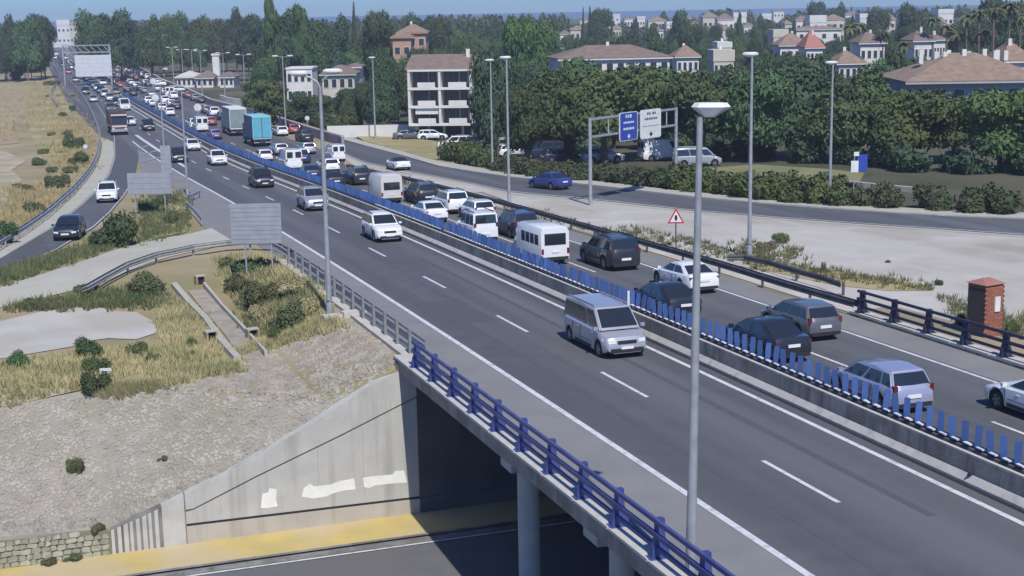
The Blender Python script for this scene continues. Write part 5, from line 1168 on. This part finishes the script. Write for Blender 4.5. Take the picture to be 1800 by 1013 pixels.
def make_vehicle(kind, col, plate=True):
    key = (kind, col)
    if key in PROTO: return PROTO[key]
    sp = SPEC[kind]; L_, W_, H_ = sp['L'], sp['W'], sp['H']; pm_ = PC[col]
    root = bpy.data.objects.new('car', None); COL.objects.link(root)
    wheels = [x*L_ for x in sp['wx']]; r = sp['r']; ra = r+.07
    xs = {-L_/2, -L_/2+.05, -L_/2+.18, L_/2-.05, L_/2-.2, 0}
    for x, _ in sp['belt']: xs.add(x*L_)
    for w in wheels:
        for k in (-1.001, -.97, -.8, -.45, 0, .45, .8, .97, 1.001): xs.add(w+k*ra)
    for k in range(1, 9): xs.add(-L_/2+L_*k/9)
    xs = sorted(x for x in xs if -L_/2 <= x <= L_/2)
    belt = [(x*L_, z) for x, z in sp['belt']]
    mb = MB(); rings = []
    for x in xs:
        e = min(x+L_/2, L_/2-x); tp = 1-.16*(1-min(1, e/.6))**2.2; w = W_/2*tp
        zt = lerpt(belt, x); zo = .24+(.12*(1-min(1, e/.3)))
        for c in wheels:
            if abs(x-c) < ra: zo = max(zo, r+math.sqrt(max(0, ra*ra-(x-c)**2)))
        zmid = max(zo+.05, zt*.62)
        half = [(0, .24), (w*.70, .24), (w*.965, zo), (w, max(zo+.03, .40)), (w, zmid), (w*.975, zt-.08), (w*.90, zt), (w*.5, zt+.025), (0, zt+.035)]
        rings.append([(x, y, z) for y, z in half]+[(x, -y, z) for y, z in half[-2:0:-1]])
    n = len(rings[0])
    for rg in rings: mb.v += rg
    for i in range(len(rings)-1):
        for j in range(n):
            mb.f.append((i*n+j, i*n+(j+1) % n, (i+1)*n+(j+1) % n, (i+1)*n+j)); mb.mi.append(1 if j in (0, 1, n-2, n-1) else 0)
    mb.f += [tuple(range(n))[::-1], tuple(range((len(rings)-1)*n, len(rings)*n))]; mb.mi += [0, 0]
    body = mb.build('body', [pm_, black_p], root, smooth=35)
    # greenhouse
    xd, xc, xb, xa = [c*L_ for c in sp['cab']]; zc = sp['zc']; yb = W_/2*.91; yr = W_/2*sp['rw']; zt = H_
    if kind == 'conv': cabm = black_p
    else: cabm = pm_
    bmx = bmesh.new()
    P = {}
    def V(*p): return bmx.verts.new(p)
    b0 = [V(xd, -yb, zc-.03), V(xa, -yb, zc-.03), V(xa+.12, 0, zc-.0), V(xa, yb, zc-.03), V(xd, yb, zc-.03), V(xd-.04, 0, zc-.03)]
    t0 = [V(xc, -yr, zt-.05), V(xb, -yr, zt-.06), V(xb+.10, 0, zt-.045), V(xb, yr, zt-.06), V(xc, yr, zt-.05), V(xc-.05, 0, zt-.035)]
    xm = (xb+xc)/2; tm = [V(xm, -yr*.99, zt-.01), V(xm, yr*.99, zt-.01), V(xm, 0, zt+.02)]
    for i in range(6):
        if i in (0, 3): continue
        bmx.faces.new((b0[i], b0[(i+1) % 6], t0[(i+1) % 6], t0[i]))
    bmx.faces.new((b0[0], b0[1], t0[1], tm[0], t0[0])); bmx.faces.new((b0[3], b0[4], t0[4], tm[1], t0[3]))
    bmx.faces.new((t0[0], tm[0], tm[2], t0[5])); bmx.faces.new((tm[0], t0[1], t0[2], tm[2])); bmx.faces.new((tm[2], t0[2], t0[3], tm[1])); bmx.faces.new((t0[5], tm[2], tm[1], t0[4]))
    ed = [e for e in bmx.edges if all(v in t0+tm for v in e.verts) and (tm[2] not in e.verts)]
    ed += [bmx.edges.get((b0[i], t0[i])) for i in (0, 1, 3, 4)]
    bmesh.ops.bevel(bmx, geom=[e for e in ed if e], offset=.05, segments=2, affect='EDGES')
    me = bpy.data.meshes.new('cabin'); bmx.to_mesh(me); bmx.free(); me.materials.append(cabm)
    me.polygons.foreach_set('use_smooth', [True]*len(me.polygons)); me.set_sharp_from_angle(angle=math.radians(40)); put('cabin', me, root)
    def pane(A_, B_, C_, D_, u0, u1, v0, v1, off, nm='window', m=glass_c, n=1):
        # A,B lower edge; D,C upper edge
        A_, B_, C_, D_ = map(Vector, (A_, B_, C_, D_)); f = lambda u, v: (A_*(1-u)+B_*u)*(1-v)+(D_*(1-u)+C_*u)*v
        nn = (B_-A_).cross(D_-A_).normalized()*off
        mb = MB().add([f(u0, v0)+nn, f(u1, v0)+nn, f(u1, v1)+nn, f(u0, v1)+nn, f(u0, v0)-nn, f(u1, v0)-nn, f(u1, v1)-nn, f(u0, v1)-nn], [(0, 1, 2, 3), (0, 4, 5, 1), (1, 5, 6, 2), (2, 6, 7, 3), (3, 7, 4, 0)])
        return mb.build(nm, m, root)
    for (u0, u1) in sp['win']:
        pane((xd, -yb, zc), (xa, -yb, zc), (xb, -yr, zt-.06), (xc, -yr, zt-.06), u0, u1, .07, .86, .014)
        pane((xa, yb, zc), (xd, yb, zc), (xc, yr, zt-.06), (xb, yr, zt-.06), 1-u1, 1-u0, .07, .86, .014)
    for sgn in (0, 1):      # two-part windscreen bent at the centre, joined
        pass
    mb = MB()
    def half(A_, B_, C_, D_, v0, v1, u0, u1, off):
        A_, B_, C_, D_ = map(Vector, (A_, B_, C_, D_)); f = lambda u, v: (A_*(1-u)+B_*u)*(1-v)+(D_*(1-u)+C_*u)*v
        nn = (B_-A_).cross(D_-A_).normalized()*off; mb.add([f(u0, v0)+nn, f(u1, v0)+nn, f(u1, v1)+nn, f(u0, v1)+nn], [(0, 1, 2, 3)])
    half((xa, -yb, zc), (xa+.12, 0, zc+.02), (xb+.1, 0, zt-.05), (xb, -yr, zt-.06), .10, .93, .12, 1, .016)
    half((xa+.12, 0, zc+.02), (xa, yb, zc), (xb, yr, zt-.06), (xb+.1, 0, zt-.05), .10, .93, 0, .88, .016)
    mb.build('windscreen', glass_c, root)
    if kind != 'van':
        mb = MB(); lo, hi, sd = (.12, .88, .14) if kind not in ('mpv', 'jeep') else (.2, .88, .14)
        half((xd-.04, 0, zc), (xd, -yb, zc), (xc, -yr, zt-.05), (xc-.05, 0, zt-.04), lo, hi, 0, 1-sd, .016)
        half((xd, yb, zc), (xd-.04, 0, zc), (xc-.05, 0, zt-.04), (xc, yr, zt-.05), lo, hi, sd, 1, .016)
        mb.build('rear_window', glass_c, root)
    else:
        for sg in (-1, 1): MB().box((xd-.03, sg*.45, 1.75), (.06, .62, .6)).build('rear_window', glass_c, root)
    # wheels
    wm_ = ('wheel', r)
    if wm_ not in PROTO:
        t_ = MB(); N_ = 20; pr = [(.09, r*.62), (.10, r*.9), (.07, r), (-.07, r), (-.10, r*.9), (-.09, r*.62)]
        for k in range(N_):
            a = 2*PI*k/N_
            for y, q in pr: t_.v.append((math.cos(a)*q, y, math.sin(a)*q))
        for k in range(N_):
            for j in range(5): t_.f.append((k*6+j, ((k+1) % N_)*6+j, ((k+1) % N_)*6+j+1, k*6+j+1)); t_.mi.append(0)
        r_ = MB()
        for y in (.085, -.085):
            o = len(r_.v); r_.v += [(math.cos(2*PI*k/N_)*r*.64, y, math.sin(2*PI*k/N_)*r*.64) for k in range(N_)]; r_.f.append(tuple(o+k for k in range(N_))); r_.mi.append(0)
            for k in range(5):
                a = 2*PI*k/5; sgy = 1 if y > 0 else -1
                r_.box((math.cos(a)*r*.33, y+sgy*.008, math.sin(a)*r*.33), (r*.5, .012, r*.1), M_=Matrix.Rotation(-a, 3, 'Y')); r_.mi[-6:] = [1]*6
        PROTO[wm_] = (t_.mesh('tyre', black_r, True), r_.mesh('rim', [mat('wheel_dark', (.10, .105, .11), .5, metal=.3), rim_m]))
    for x in wheels:
        for sg in (-1, 1):
            wo_ = put('wheel', PROTO[wm_][0], root, (x, sg*(W_/2-.115), r)); put('rim', PROTO[wm_][1], wo_)
    # lamps, bumpers, plates, mirrors
    zt_f = lerpt(belt, L_*.47); zt_r = lerpt(belt, -L_*.485)
    def ww(x):
        e = min(x+L_/2, L_/2-x); return W_/2*(1-.16*(1-min(1, e/.6))**2.2)
    for sg in (-1, 1):
        x = L_/2-.16; MB().add([(x-.22, sg*(ww(x-.2)+.004), zt_f-.02), (x-.20, sg*(ww(x-.2)+.004), zt_f-.14), (L_/2-.02, sg*ww(L_/2)*.97, zt_f-.20), (L_/2+.012, sg*ww(L_/2)*.60, zt_f-.20), (L_/2+.012, sg*ww(L_/2)*.60, zt_f-.09), (L_/2-.03, sg*ww(L_/2)*.97, zt_f-.07), (x-.1, sg*ww(x)*.7, zt_f-.02)], [(0, 1, 2, 5), (2, 3, 4, 5), (0, 5, 4, 6)] if sg > 0 else [(5, 2, 1, 0), (5, 4, 3, 2), (6, 4, 5, 0)]).build('headlight', clear_l, root)
        x = -L_/2+.08; tall = kind in ('mpv', 'van', 'jeep', 'hatch', 'suv')
        MB().box((x+.02, sg*(ww(x)-.085), zt_r-.13 if not tall else zt_r-.02), (.18, .15, .13 if not tall else .26)).build('tail_light', red_l, root)
        MB().box((xa-.14, sg*(W_/2+.06), zc+.06), (.12, .18, .12)).build('mirror', pm_, root)
        MB().box((.02, sg*(W_/2+.001), .33), (L_*.36, .03, .12)).build('sill', black_p, root)
        for xx in (xa-.75, (xd+xa)/2-.18): MB().box((xx, sg*(W_/2-.005), zc-.2), (.16, .03, .03)).build('handle', chrome if col in ('silver', 'lilac') else pm_, root)
    sm_ = MB()
    for sg in (-1, 1):
        for xx in (xa-.12, (xd+xa)/2+.08, max(xd+.25, wheels[0]+ra+.04)): sm_.box((xx, sg*(W_/2-.004), (.42+zc-.12)/2), (.014, .03, zc-.12-.42))
        sm_.box((.05, sg*(W_/2-.002), .52), (L_*.34, .03, .012))
    sm_.build('door_seam', black_p, root)['kind'] = 'stuff'
    MB().box((L_/2-.01, 0, zt_f-.17), (.06, W_*.42, .13)).build('grille', black_p, root)
    MB().box((L_/2-.015, 0, .36), (.08, W_*.74, .16)).build('front_bumper', black_p, root)
    MB().box((-L_/2+.02, 0, .33), (.09, W_*.78, .14)).build('rear_bumper', black_p, root)
    MB().box((L_/2+.03, 0, .46), (.02, .52, .11)).build('number_plate', plate_m, root)
    MB().box((-L_/2-.02, 0, .62 if kind not in ('sedan', 'coupe') else .70), (.03, .52, .12)).build('number_plate', plate_m, root)
    if kind in ('mpv', 'suv', 'jeep'):
        for sg in (-1, 1): MB().bar((xc+.2, sg*yr*.9, zt+.03), (xb-.1, sg*yr*.9, zt+.03), .05).build('roof_rail', black_p if col != 'silver' else galv, root)
    PROTO[key] = root
    root['_proto'] = 1
    return root
# trucks and minibus
def wheel_at(root, x, y, r=.48, w=.3):
    w_ = MB().tube([(x, y-w/2, r), (x, y+w/2, r)], r, 16).build('wheel', black_r, root); MB().tube([(x, y-w/2-.01, r), (x, y+w/2+.01, r)], r*.5, 12).build('rim', rim_m, w_)
def make_truck(col, top, L_, W_, H_, door, side=None):
    root = bpy.data.objects.new('truck', None); COL.objects.link(root)
    MB().box((-.6, 0, 1.05+(H_-1.05)/2), (L_-2.6, W_, H_-1.05)).build('cargo_box', side or col, root)
    MB().box((-.6, 0, H_+.03), (L_-2.5, W_+.05, .08)).build('box_roof', top, root)
    xr = -L_/2+.68
    for sg in (-1, 1):
        dr = MB().box((xr, sg*W_/4, 1.2+(H_-1.35)/2), (.06, W_/2-.1, H_-1.45)).build('rear_door', door, root); MB().box((xr-.05, sg*.12, 1.2+(H_-1.35)/2), (.04, .05, H_-1.6)).build('lock_bar', galv, dr)
        MB().box((xr, sg*(W_/2-.04), 1.05+(H_-1.05)/2), (.1, .08, H_-1.05)).build('frame', top, root)
        MB().box((xr-.02, sg*(W_/2-.3), .85), (.08, .4, .16)).build('tail_light', red_l, root)
        MB().box((L_/2-.2, sg*(W_/2-.3), .8), (.5, .4, .25)).build('headlight', clear_l, root)
    MB().box((xr, 0, H_-.08), (.1, W_, .14)).build('frame', top, root); MB().box((xr, 0, 1.1), (.1, W_, .14)).build('frame', top, root)
    MB().box((-.3, 0, .85), (L_-1.6, .9, .3)).build('chassis', black_p, root); MB().box((xr, 0, .6), (.1, W_-.2, .14)).build('bumper', galv, root); MB().box((xr-.06, 0, .83), (.03, .52, .12)).build('number_plate', plate_m, root)
    cb_ = MB(); cb_.prism([(L_/2-1.9, .55), (L_/2, .55), (L_/2, 1.5), (L_/2-.25, 2.75), (L_/2-1.9, 2.85)], W_-.1, Matrix.Identity(4)); cb_.build('cab', side or col, root)
    MB().add([(L_/2+.01, -W_/2+.2, 1.55), (L_/2+.01, W_/2-.2, 1.55), (L_/2-.215, W_/2-.25, 2.6), (L_/2-.215, -W_/2+.25, 2.6)], [(0, 1, 2, 3)]).build('windscreen', glass_c, root)
    for sg in (-1, 1): MB().box((L_/2-.95, sg*(W_/2-.05), 2.1), (.9, .03, .7)).build('window', glass_c, root)
    for x in (L_/2-1.2, -L_/2+2.2, -L_/2+3.4 if L_ > 9 else -L_/2+2.2):
        for sg in (-1, 1): wheel_at(root, x, sg*(W_/2-.17))
    return root
def make_minibus(col, L_=6.2, W_=2.1, H_=2.65, wins=True, rack=False):
    root = bpy.data.objects.new('minibus', None); COL.objects.link(root)
    def rr(x, z0, z1, wk=1): w = W_/2*wk; return [(x, -w, z0), (x, -w, z1-.3), (x, -w+.12, z1-.05), (x, -w+.35, z1), (x, w-.35, z1), (x, w-.12, z1-.05), (x, w, z1-.3), (x, w, z0)]
    rs = [rr(-L_/2, .4, H_-.05, .97), rr(-L_/2+.1, .35, H_), rr(L_/2-1.7, .35, H_), rr(L_/2-1.1, .35, H_-.3, .98), rr(L_/2-.55, .35, 1.35, .96), rr(L_/2, .4, 1.1, .9)]
    mb = MB()
    for q in rs: mb.v += q
    for i in range(5):
        for j in range(8): mb.f.append((i*8+j, (i+1)*8+j, (i+1)*8+(j+1) % 8, i*8+(j+1) % 8)); mb.mi.append(0)
    mb.f += [tuple(range(8)), tuple(range(40, 48))[::-1]]; mb.mi += [0, 0]; mb.build('body', PC[col], root, smooth=30)
    if wins:
        nw = 4
        for k in range(nw):
            xx = -L_/2+.75+k*(L_-2.6)/nw
            for sg in (-1, 1): MB().box((xx+.1, sg*(W_/2+.004), 1.75), ((L_-2.6)/nw-.16, .03, .72)).build('window', glass_c, root)
    MB().box((-L_/2-.005, 0, 1.82), (.04, W_*.74, .78)).build('rear_window', glass_c, root)
    MB().add([(L_/2-.54, -.8, 1.38), (L_/2-.54, .8, 1.38), (L_/2-1.08, .75, H_-.36), (L_/2-1.08, -.75, H_-.36)], [(0, 1, 2, 3)]).build('windscreen', glass_c, root)
    for sg in (-1, 1):
        MB().box((-L_/2, sg*(W_/2-.12), 1.0), (.08, .16, .36)).build('tail_light', red_l, root); MB().box((L_/2-.02, sg*(W_/2-.4), .85), (.1, .3, .2)).build('headlight', clear_l, root)
        MB().box((L_/2-1.2, sg*(W_/2+.12), 1.7), (.12, .22, .34)).build('mirror', black_p, root)
        for x in (-L_/2+1.3, L_/2-1.05): wheel_at(root, x, sg*(W_/2-.08), .36, .22)
    MB().box((-L_/2-.03, 0, .5), (.12, W_*.9, .2)).build('bumper', black_p, root); MB().box((-L_/2-.03, 0, .95), (.03, .52, .12)).build('number_plate', plate_m, root)
    return root
cyan = mat('truck_turquoise', (.10, .38, .50), .5, (.13, .43, .54), 1.5); cyan_l = mat('truck_turquoise_light', (.26, .55, .64), .5); dkb = mat('truck_side_blue', (.08, .11, .18), .6)
gg = mat('truck_green_grey', (.20, .25, .25), .6, (.25, .30, .29), 1); ggl = mat('truck_pale_roof', (.62, .70, .66), .6)
PROTO['truck_blue'] = make_truck(cyan, cyan_l, 9, 2.5, 4.0, cyan, dkb)
PROTO['truck_green'] = make_truck(gg, ggl, 9.5, 2.5, 4.0, gg, gg)
PROTO['minibus'] = make_minibus('white'); PROTO['boxvan'] = make_minibus('cream', 6.4, 2.3, 3.0, wins=False)
# tipper lorry seen from the front
def make_tipper():
    root = bpy.data.objects.new('lorry', None); COL.objects.link(root); rd = mat('lorry_maroon', (.12, .045, .04), .6, (.09, .04, .035), 2)
    cb_ = MB(); cb_.prism([(2.2, .55), (4.1, .55), (4.1, 1.6), (3.95, 2.9), (2.2, 3.0)], 2.4, Matrix.Identity(4)); cb_.build('cab', rd, root)
    MB().add([(4.12, -1.05, 1.7), (4.12, 1.05, 1.7), (3.98, 1.0, 2.7), (3.98, -1.0, 2.7)], [(0, 1, 2, 3)]).build('windscreen', glass_c, root)
    MB().box((4.1, 0, 3.02), (.3, 2.3, .22)).build('sun_visor', mat('lorry_cream', (.62, .52, .46), .6), root); MB().box((4.14, 0, 1.35), (.06, 2.2, .26)).build('stripe', MATS['lorry_cream'], root); MB().box((4.15, 0, .75), (.2, 2.4, .4)).build('bumper', galv, root)
    bd = MB(); bd.prism([(-4.2, 1.3), (1.9, 1.3), (2.1, 3.5), (-4.4, 3.5)], 2.5, Matrix.Identity(4)); bd.build('tipper_body', mat('lorry_body', (.09, .07, .07), .7), root)
    MB().box((-1, 0, 1.05), (7, 1, .35)).build('chassis', black_p, root)
    for sg in (-1, 1):
        MB().box((4.2, sg*.9, 1.0), (.08, .35, .2)).build('headlight', clear_l, root); MB().box((3.9, sg*1.4, 2.1), (.12, .25, .6)).build('mirror', black_p, root)
        for x in (3.1, -1.8, -3.1): wheel_at(root, x, sg*1.08)
    return root
PROTO['tipper'] = make_tipper()

CARN = dict(hatch='car', sedan='car', coupe='car', suv='car', mpv='van', van='van', jeep='car', conv='car')
used = set()
def place(kind, col, pos, heading, label, cat='car', group=None, name='car', sc=1, simple=False):
    key = kind if kind not in SPEC else (kind, col)
    src = PROTO[key] if key in PROTO else make_vehicle(kind, col)
    if key in used: o = copy_tree(src)
    else: o = src; used.add(key)

    if '_proto' in o: del o['_proto']
    o.name = name; o.location = pos; e = .6
    z0 = zr(sa(pos.x-math.cos(heading)*e, pos.y-math.sin(heading)*e)[0]); z1 = zr(sa(pos.x+math.cos(heading)*e, pos.y+math.sin(heading)*e)[0])
    o.rotation_euler = (0, -math.atan2(z1-z0, 2*e) if abs(z1-z0) < .3 else 0, heading); o.scale = (sc, sc, sc)
    tag(o, label, cat, group)
    return o
def LEN(kind): return SPEC[kind]['L'] if kind in SPEC else {'truck_blue': 7.6, 'truck_green': 8.1, 'minibus': 6.2, 'boxvan': 6.4, 'tipper': 8.2}[kind]
def lane(kind, col, px, py, label, to=+1, a=None, **kw):
    """vehicle on the motorway; (px, py) is the road point under its near end; to=+1 drives away, -1 towards us"""
    p = GR(px, py, .02)
    # chainage along the axis
    best = min(range(len(AX)), key=lambda i: (AX[i]-Vector((p.x, p.y))).length); d = AD[best]
    T = axis(d)[1]; d += (Vector((p.x, p.y))-axis(d)[0]).dot(T); q, T = axis(d); off = (Vector((p.x, p.y))-q).dot(Vector((T.y, -T.x)))+8.4
    if a is not None: off = a
    c = A(d+LEN(kind)/2, off, .015); hd = math.atan2(T.y, T.x)+(0 if to > 0 else PI)+math.radians(kw.pop('yaw', 0))
    return place(kind, col, c, hd, label, **kw)
# oncoming carriageway
lane('mpv', 'silver', 1090, 632, 'silver minivan driving towards us alone on the open carriageway', -1, a=5.25, cat='van', name='van')
lane('suv', 'white', 680, 427, 'white car with dark windscreen coming towards us behind the silver van', -1, a=5.3)
lane('suv', 'silver', 552, 372, 'silver grey car coming towards us beside the grey lamp post', -1, a=5.0)
lane('suv', 'black', 468, 331, 'black car with lit headlamps coming towards us near the slatted sign', -1, a=4.9)
lane('suv', 'white', 385, 292, 'white car coming towards us close to the median, ahead of the slatted sign', -1, a=5.4)
lane('hatch', 'white', 345, 266, 'white car next behind the one close to the median', -1, a=5.8)
lane('suv', 'black', 311, 287, 'black car beside the gore lamp post in the outer lane', -1, a=1.9)
lane('suv', 'black', 276, 230, 'dark car further up the oncoming side in the middle lane', -1, a=4.2)
lane('tipper', None, 211, 238, 'maroon tipper lorry with cream visor descending to the exit ramp', -1, cat='lorry', name='lorry')
lane('hatch', 'white', 230, 222, 'white car right beside the maroon lorry', -1)
lane('van', 'white', 221, 195, 'white van just behind the maroon lorry, partly hidden', -1, cat='van', name='van')
lane('sedan', 'grey', 196, 196, 'dark low car hidden behind the maroon lorry', -1)
for px, py, c in [(186, 168, 'white'), (172, 160, 'silver'), (182, 150, 'white'), (152, 150, 'white'), (205, 166, 'grey'), (140, 132, 'white'), (128, 122, 'silver'), (152, 138, 'grey'), (110, 112, 'white'), (97, 104, 'white'), (104, 95, 'grey'), (120, 108, 'white'), (90, 100, 'silver')]:
    lane('hatch' if c != 'silver' else 'suv', c, px, py, f'small {c} car far up the oncoming lanes near the white gantry', -1, group='far oncoming cars')
# jam, driving away
lane('hatch', 'lilac', 1596, 730, 'pale lilac grey hatchback behind the blue blades, nearest in the jam', 1, a=10.5)
lane('coupe', 'white', 1880, 770, 'white coupe cut by the right edge of the picture', 1, a=14.2)
lane('sedan', 'black', 1388, 640, 'black saloon next in front of the lilac hatchback', 1, a=10.7)
lane('hatch', 'grey', 1434, 602, 'dark grey hatchback in the outer lane beside the black saloon', 1, a=13.9)
lane('sedan', 'black', 1192, 565, 'black saloon behind the nearest lamp post and blue blades', 1, a=10.7)
lane('coupe', 'white', 1236, 518, 'white coupe in the outer lane crossed by the nearest lamp post', 1, a=14.4)
lane('suv', 'black', 1076, 478, 'black people carrier with a white plate beside the white minibus', 1, a=13.9, sc=1.06)
lane('minibus', None, 972, 470, 'white minibus with a dark rear window by the blue blades', 1, a=11.2, cat='minibus', name='minibus', sc=.82)
lane('suv', 'navy', 915, 421, 'navy blue car ahead of the black people carrier', 1, a=13.6)
lane('jeep', 'white', 845, 429, 'white boxy off roader with three side windows ahead of the minibus', 1, a=10.6)
lane('hatch', 'white', 862, 389, 'white car at the right behind the boxy off roader', 1, a=14.2)
lane('suv', 'white', 802, 377, 'white estate car ahead in the outer lane, tail towards us', 1, a=13.9)
lane('sedan', 'white', 765, 393, 'white saloon by the blades ahead of the boxy off roader', 1, a=10.9)
lane('suv', 'black', 742, 361, 'black car right of the pale box van', 1, a=13.8)
lane('boxvan', None, 687, 360, 'pale grey box van with a large dark rear pane', 1, a=11.5, cat='van', name='van', sc=.78)
lane('suv', 'black', 640, 326, 'black car in the outer lane left of the pale box van', 1, a=13.4)
lane('sedan', 'black', 592, 332, 'black saloon near the blades behind the grey lamp post', 1, a=10.6)
lane('sedan', 'navy', 535, 319, 'navy saloon left of the grey lamp post by the blades', 1, a=10.6)
lane('van', 'white', 520, 301, 'bright white van ahead of the navy saloon', 1, a=11.4, cat='van', name='van')
lane('hatch', 'white', 586, 304, 'white hatchback just right of the grey lamp post', 1, a=14.4)
lane('van', 'white', 598, 285, 'white van on the slip lane right of the grey lamp post', 1, cat='van', name='van', sc=.85)
lane('hatch', 'silver', 545, 272, 'silver hatchback in the middle of the jam left of the slip lane van', 1)
lane('hatch', 'white', 533, 284, 'white hatchback between the silver one and the bright van', 1)
lane('suv', 'black', 541, 250, 'black van like car high on the slip lane below the wall', 1)
lane('hatch', 'red', 519, 236, 'red car on the slip lane behind the double lamp', 1)
lane('hatch', 'white', 498, 240, 'white car between the turquoise truck and the red car', 1)
lane('truck_blue', None, 468, 258, 'turquoise box truck with darker blue side in the jam', 1, a=15., cat='truck', name='truck')
lane('truck_green', None, 409, 240, 'green grey box truck with pale roof ahead of the turquoise truck', 1, a=15.2, cat='truck', name='truck')
lane('hatch', 'white', 460, 286, 'white car behind the turquoise truck on its left', 1, a=11)
lane('sedan', 'navy', 500, 290, 'dark blue car between the white car and the bright van', 1, a=14.4)
lane('hatch', 'silver', 486, 274, 'silver car directly behind the turquoise truck', 1, a=14.6)
lane('hatch', 'purple', 378, 246, 'purple car with a pale roof left of the green grey truck', 1, a=11.3)
lane('van', 'white', 372, 232, 'white van left of the green grey truck cab', 1, a=11.4, cat='van', name='van')
jam = []
for dd_ in range(228, 560, 9):
    for a_ in (11.2, 14.6, 18.2, 21.6):
        if a_ > 21 and dd_ < 300: continue
        if RND.random() < (.42 if dd_ < 400 else .5): continue
        jam.append((dd_+RND.uniform(-2, 2), a_-(2.5*sm(dd_, 420, 560) if a_ > 18 else 0)))
cw = ['white', 'white', 'silver', 'grey', 'black', 'grey', 'navy', 'red', 'silver', 'black']
for dd_, a_ in jam[:95]:
    c = RND.choice(cw); k = RND.choice(['hatch', 'suv', 'sedan', 'hatch', 'van' if c == 'white' else 'hatch']); T = axis(dd_)[1]
    place(k, c, A(dd_, a_, .015), math.atan2(T.y, T.x), f'small {c} {"van" if k == "van" else "car"} {"in the jam just past the trucks" if dd_ < 290 else "in the jam by the round signs" if dd_ < 360 else "in the far jam below the double lamps" if dd_ < 440 else "at the far head of the jam"}', group='far queueing cars', cat='van' if k == 'van' else 'car', name='van' if k == 'van' else 'car')
for dd_ in range(250, 900, 17):
    for a_ in (1.5, 5.0):
        if RND.random() < (.55 if dd_ < 330 else .35) or dd_ < 300: continue
        c = RND.choice(cw); T = axis(dd_)[1]
        place(RND.choice(['hatch', 'suv']), c, A(dd_+RND.uniform(-3, 3), a_, .015), math.atan2(-T.y, -T.x), f'tiny {c} car at the far end of the motorway', group='tiny far oncoming cars')
# ramp
def free(kind, col, p0, p1, label, **kw):
    a, b = G(*p0), G(*p1); h = math.atan2(b.y-a.y, b.x-a.x); c = a+(b-a).normalized()*LEN(kind)/2*kw.get('sc', 1); c.z = zg(c.x, c.y)+.045
    return place(kind, col, c, h+(PI if kw.pop('rev', False) else 0), label, **kw)
free('suv', 'white', (188, 358), (206, 325), 'white car coming down the exit ramp', rev=True)
free('hatch', 'black', (115, 425), (160, 390), 'black hatchback lower on the exit ramp', rev=True, sc=1.03)
free('conv', 'white', (710, 301), (664, 290), 'white convertible with a black roof on the service road')
free('sedan', 'blue', (994, 335), (918, 327), 'dark blue saloon on the service road left of the gantry')
for i, (px, py, c, k, lab) in enumerate([(870, 268, 'silver', 'suv', 'silver car parked under the big dark tree'), (905, 275, 'white', 'hatch', 'white car parked right of the lamp posts under trees'), (800, 262, 'white', 'suv', 'white car parked in front of the apartment block'), (830, 262, 'black', 'suv', 'black car parked at the right of the apartment block'), (955, 278, 'navy', 'mpv', 'navy van parked in the shade left of the gantry'), (985, 284, 'navy', 'hatch', 'navy car parked in deep shade by the gantry post'), (1060, 286, 'silver', 'suv', 'silver car parked under the trees behind the gantry'), (1165, 282, 'white', 'van', 'white van parked behind the gantry in the park'), (1225, 292, 'silver', 'mpv', 'silver van parked behind the nearest lamp post'), (845, 270, 'grey', 'hatch', 'grey car parked between the two slim lamp posts'), (760, 246, 'white', 'hatch', 'white car parked by the garden wall end'), (720, 246, 'grey', 'sedan', 'grey car parked in front of the garden wall')]):
    p = G(px, py); place(k, c, Vector((p.x, p.y, zg(p.x, p.y))), RND.choice([.1, PI+.1, .3]), lab, cat='van' if k in ('van', 'mpv') else 'car', name='van' if k in ('van', 'mpv') else 'car')
# drop unused prototypes
for k, o in list(PROTO.items()):
    if isinstance(o, bpy.types.Object) and k not in used:
        for c in list(o.children):
            for c2 in list(c.children): bpy.data.objects.remove(c2)
            bpy.data.objects.remove(c)
        bpy.data.objects.remove(o)

# ------------------------------------------------------------ air
hz_ = MB().box((0, 1250, 10), (7000, 2760, 44)).mesh('haze', [])
hzm = bpy.data.materials.new('haze'); hzm.use_nodes = True; N = hzm.node_tree.nodes; N.clear()
pv_ = N.new('ShaderNodeVolumePrincipled'); pv_.inputs['Color'].default_value = (.72, .82, 1, 1); pv_.inputs['Density'].default_value = .0003; pv_.inputs['Anisotropy'].default_value = 0
mo = N.new('ShaderNodeOutputMaterial'); hzm.node_tree.links.new(pv_.outputs[0], mo.inputs['Volume']); hz_.materials.append(hzm)
ho = put('haze', hz_); ho['kind'] = 'stuff'; ho['label'] = 'thin bluish haze filling the air over the whole scene'

# ------------------------------------------------------------ labels: tell alike things apart from left to right
bpy.context.view_layer.update()
ORD = ['leftmost', 'second', 'third', 'fourth', 'fifth', 'sixth', 'seventh', 'eighth', 'ninth', 'tenth', 'eleventh', 'twelfth', 'thirteenth', 'fourteenth', 'fifteenth', 'sixteenth', 'seventeenth', 'eighteenth', 'nineteenth', 'twentieth']
def proj_px(p):
    v = p-Vector((0, 0, HC)); f = v.dot(fwd); return 900+F*v.dot(rt)/f
by = {}
for o in bpy.data.objects:
    if o.parent is None and 'label' in o: by.setdefault(o['label'], []).append(o)
for lab, os_ in by.items():
    if len(os_) < 2: continue
    os_.sort(key=lambda o: proj_px(o.matrix_world.translation))
    os_ = [o for o in os_]
    for i, o in enumerate(os_):
        tail = ORD[i]+(' from the left' if i else ' one') if i < 20 else f'number {i+1} from the left'
        if len((lab+' '+tail).split()) <= 16: o['label'] = lab+', '+tail
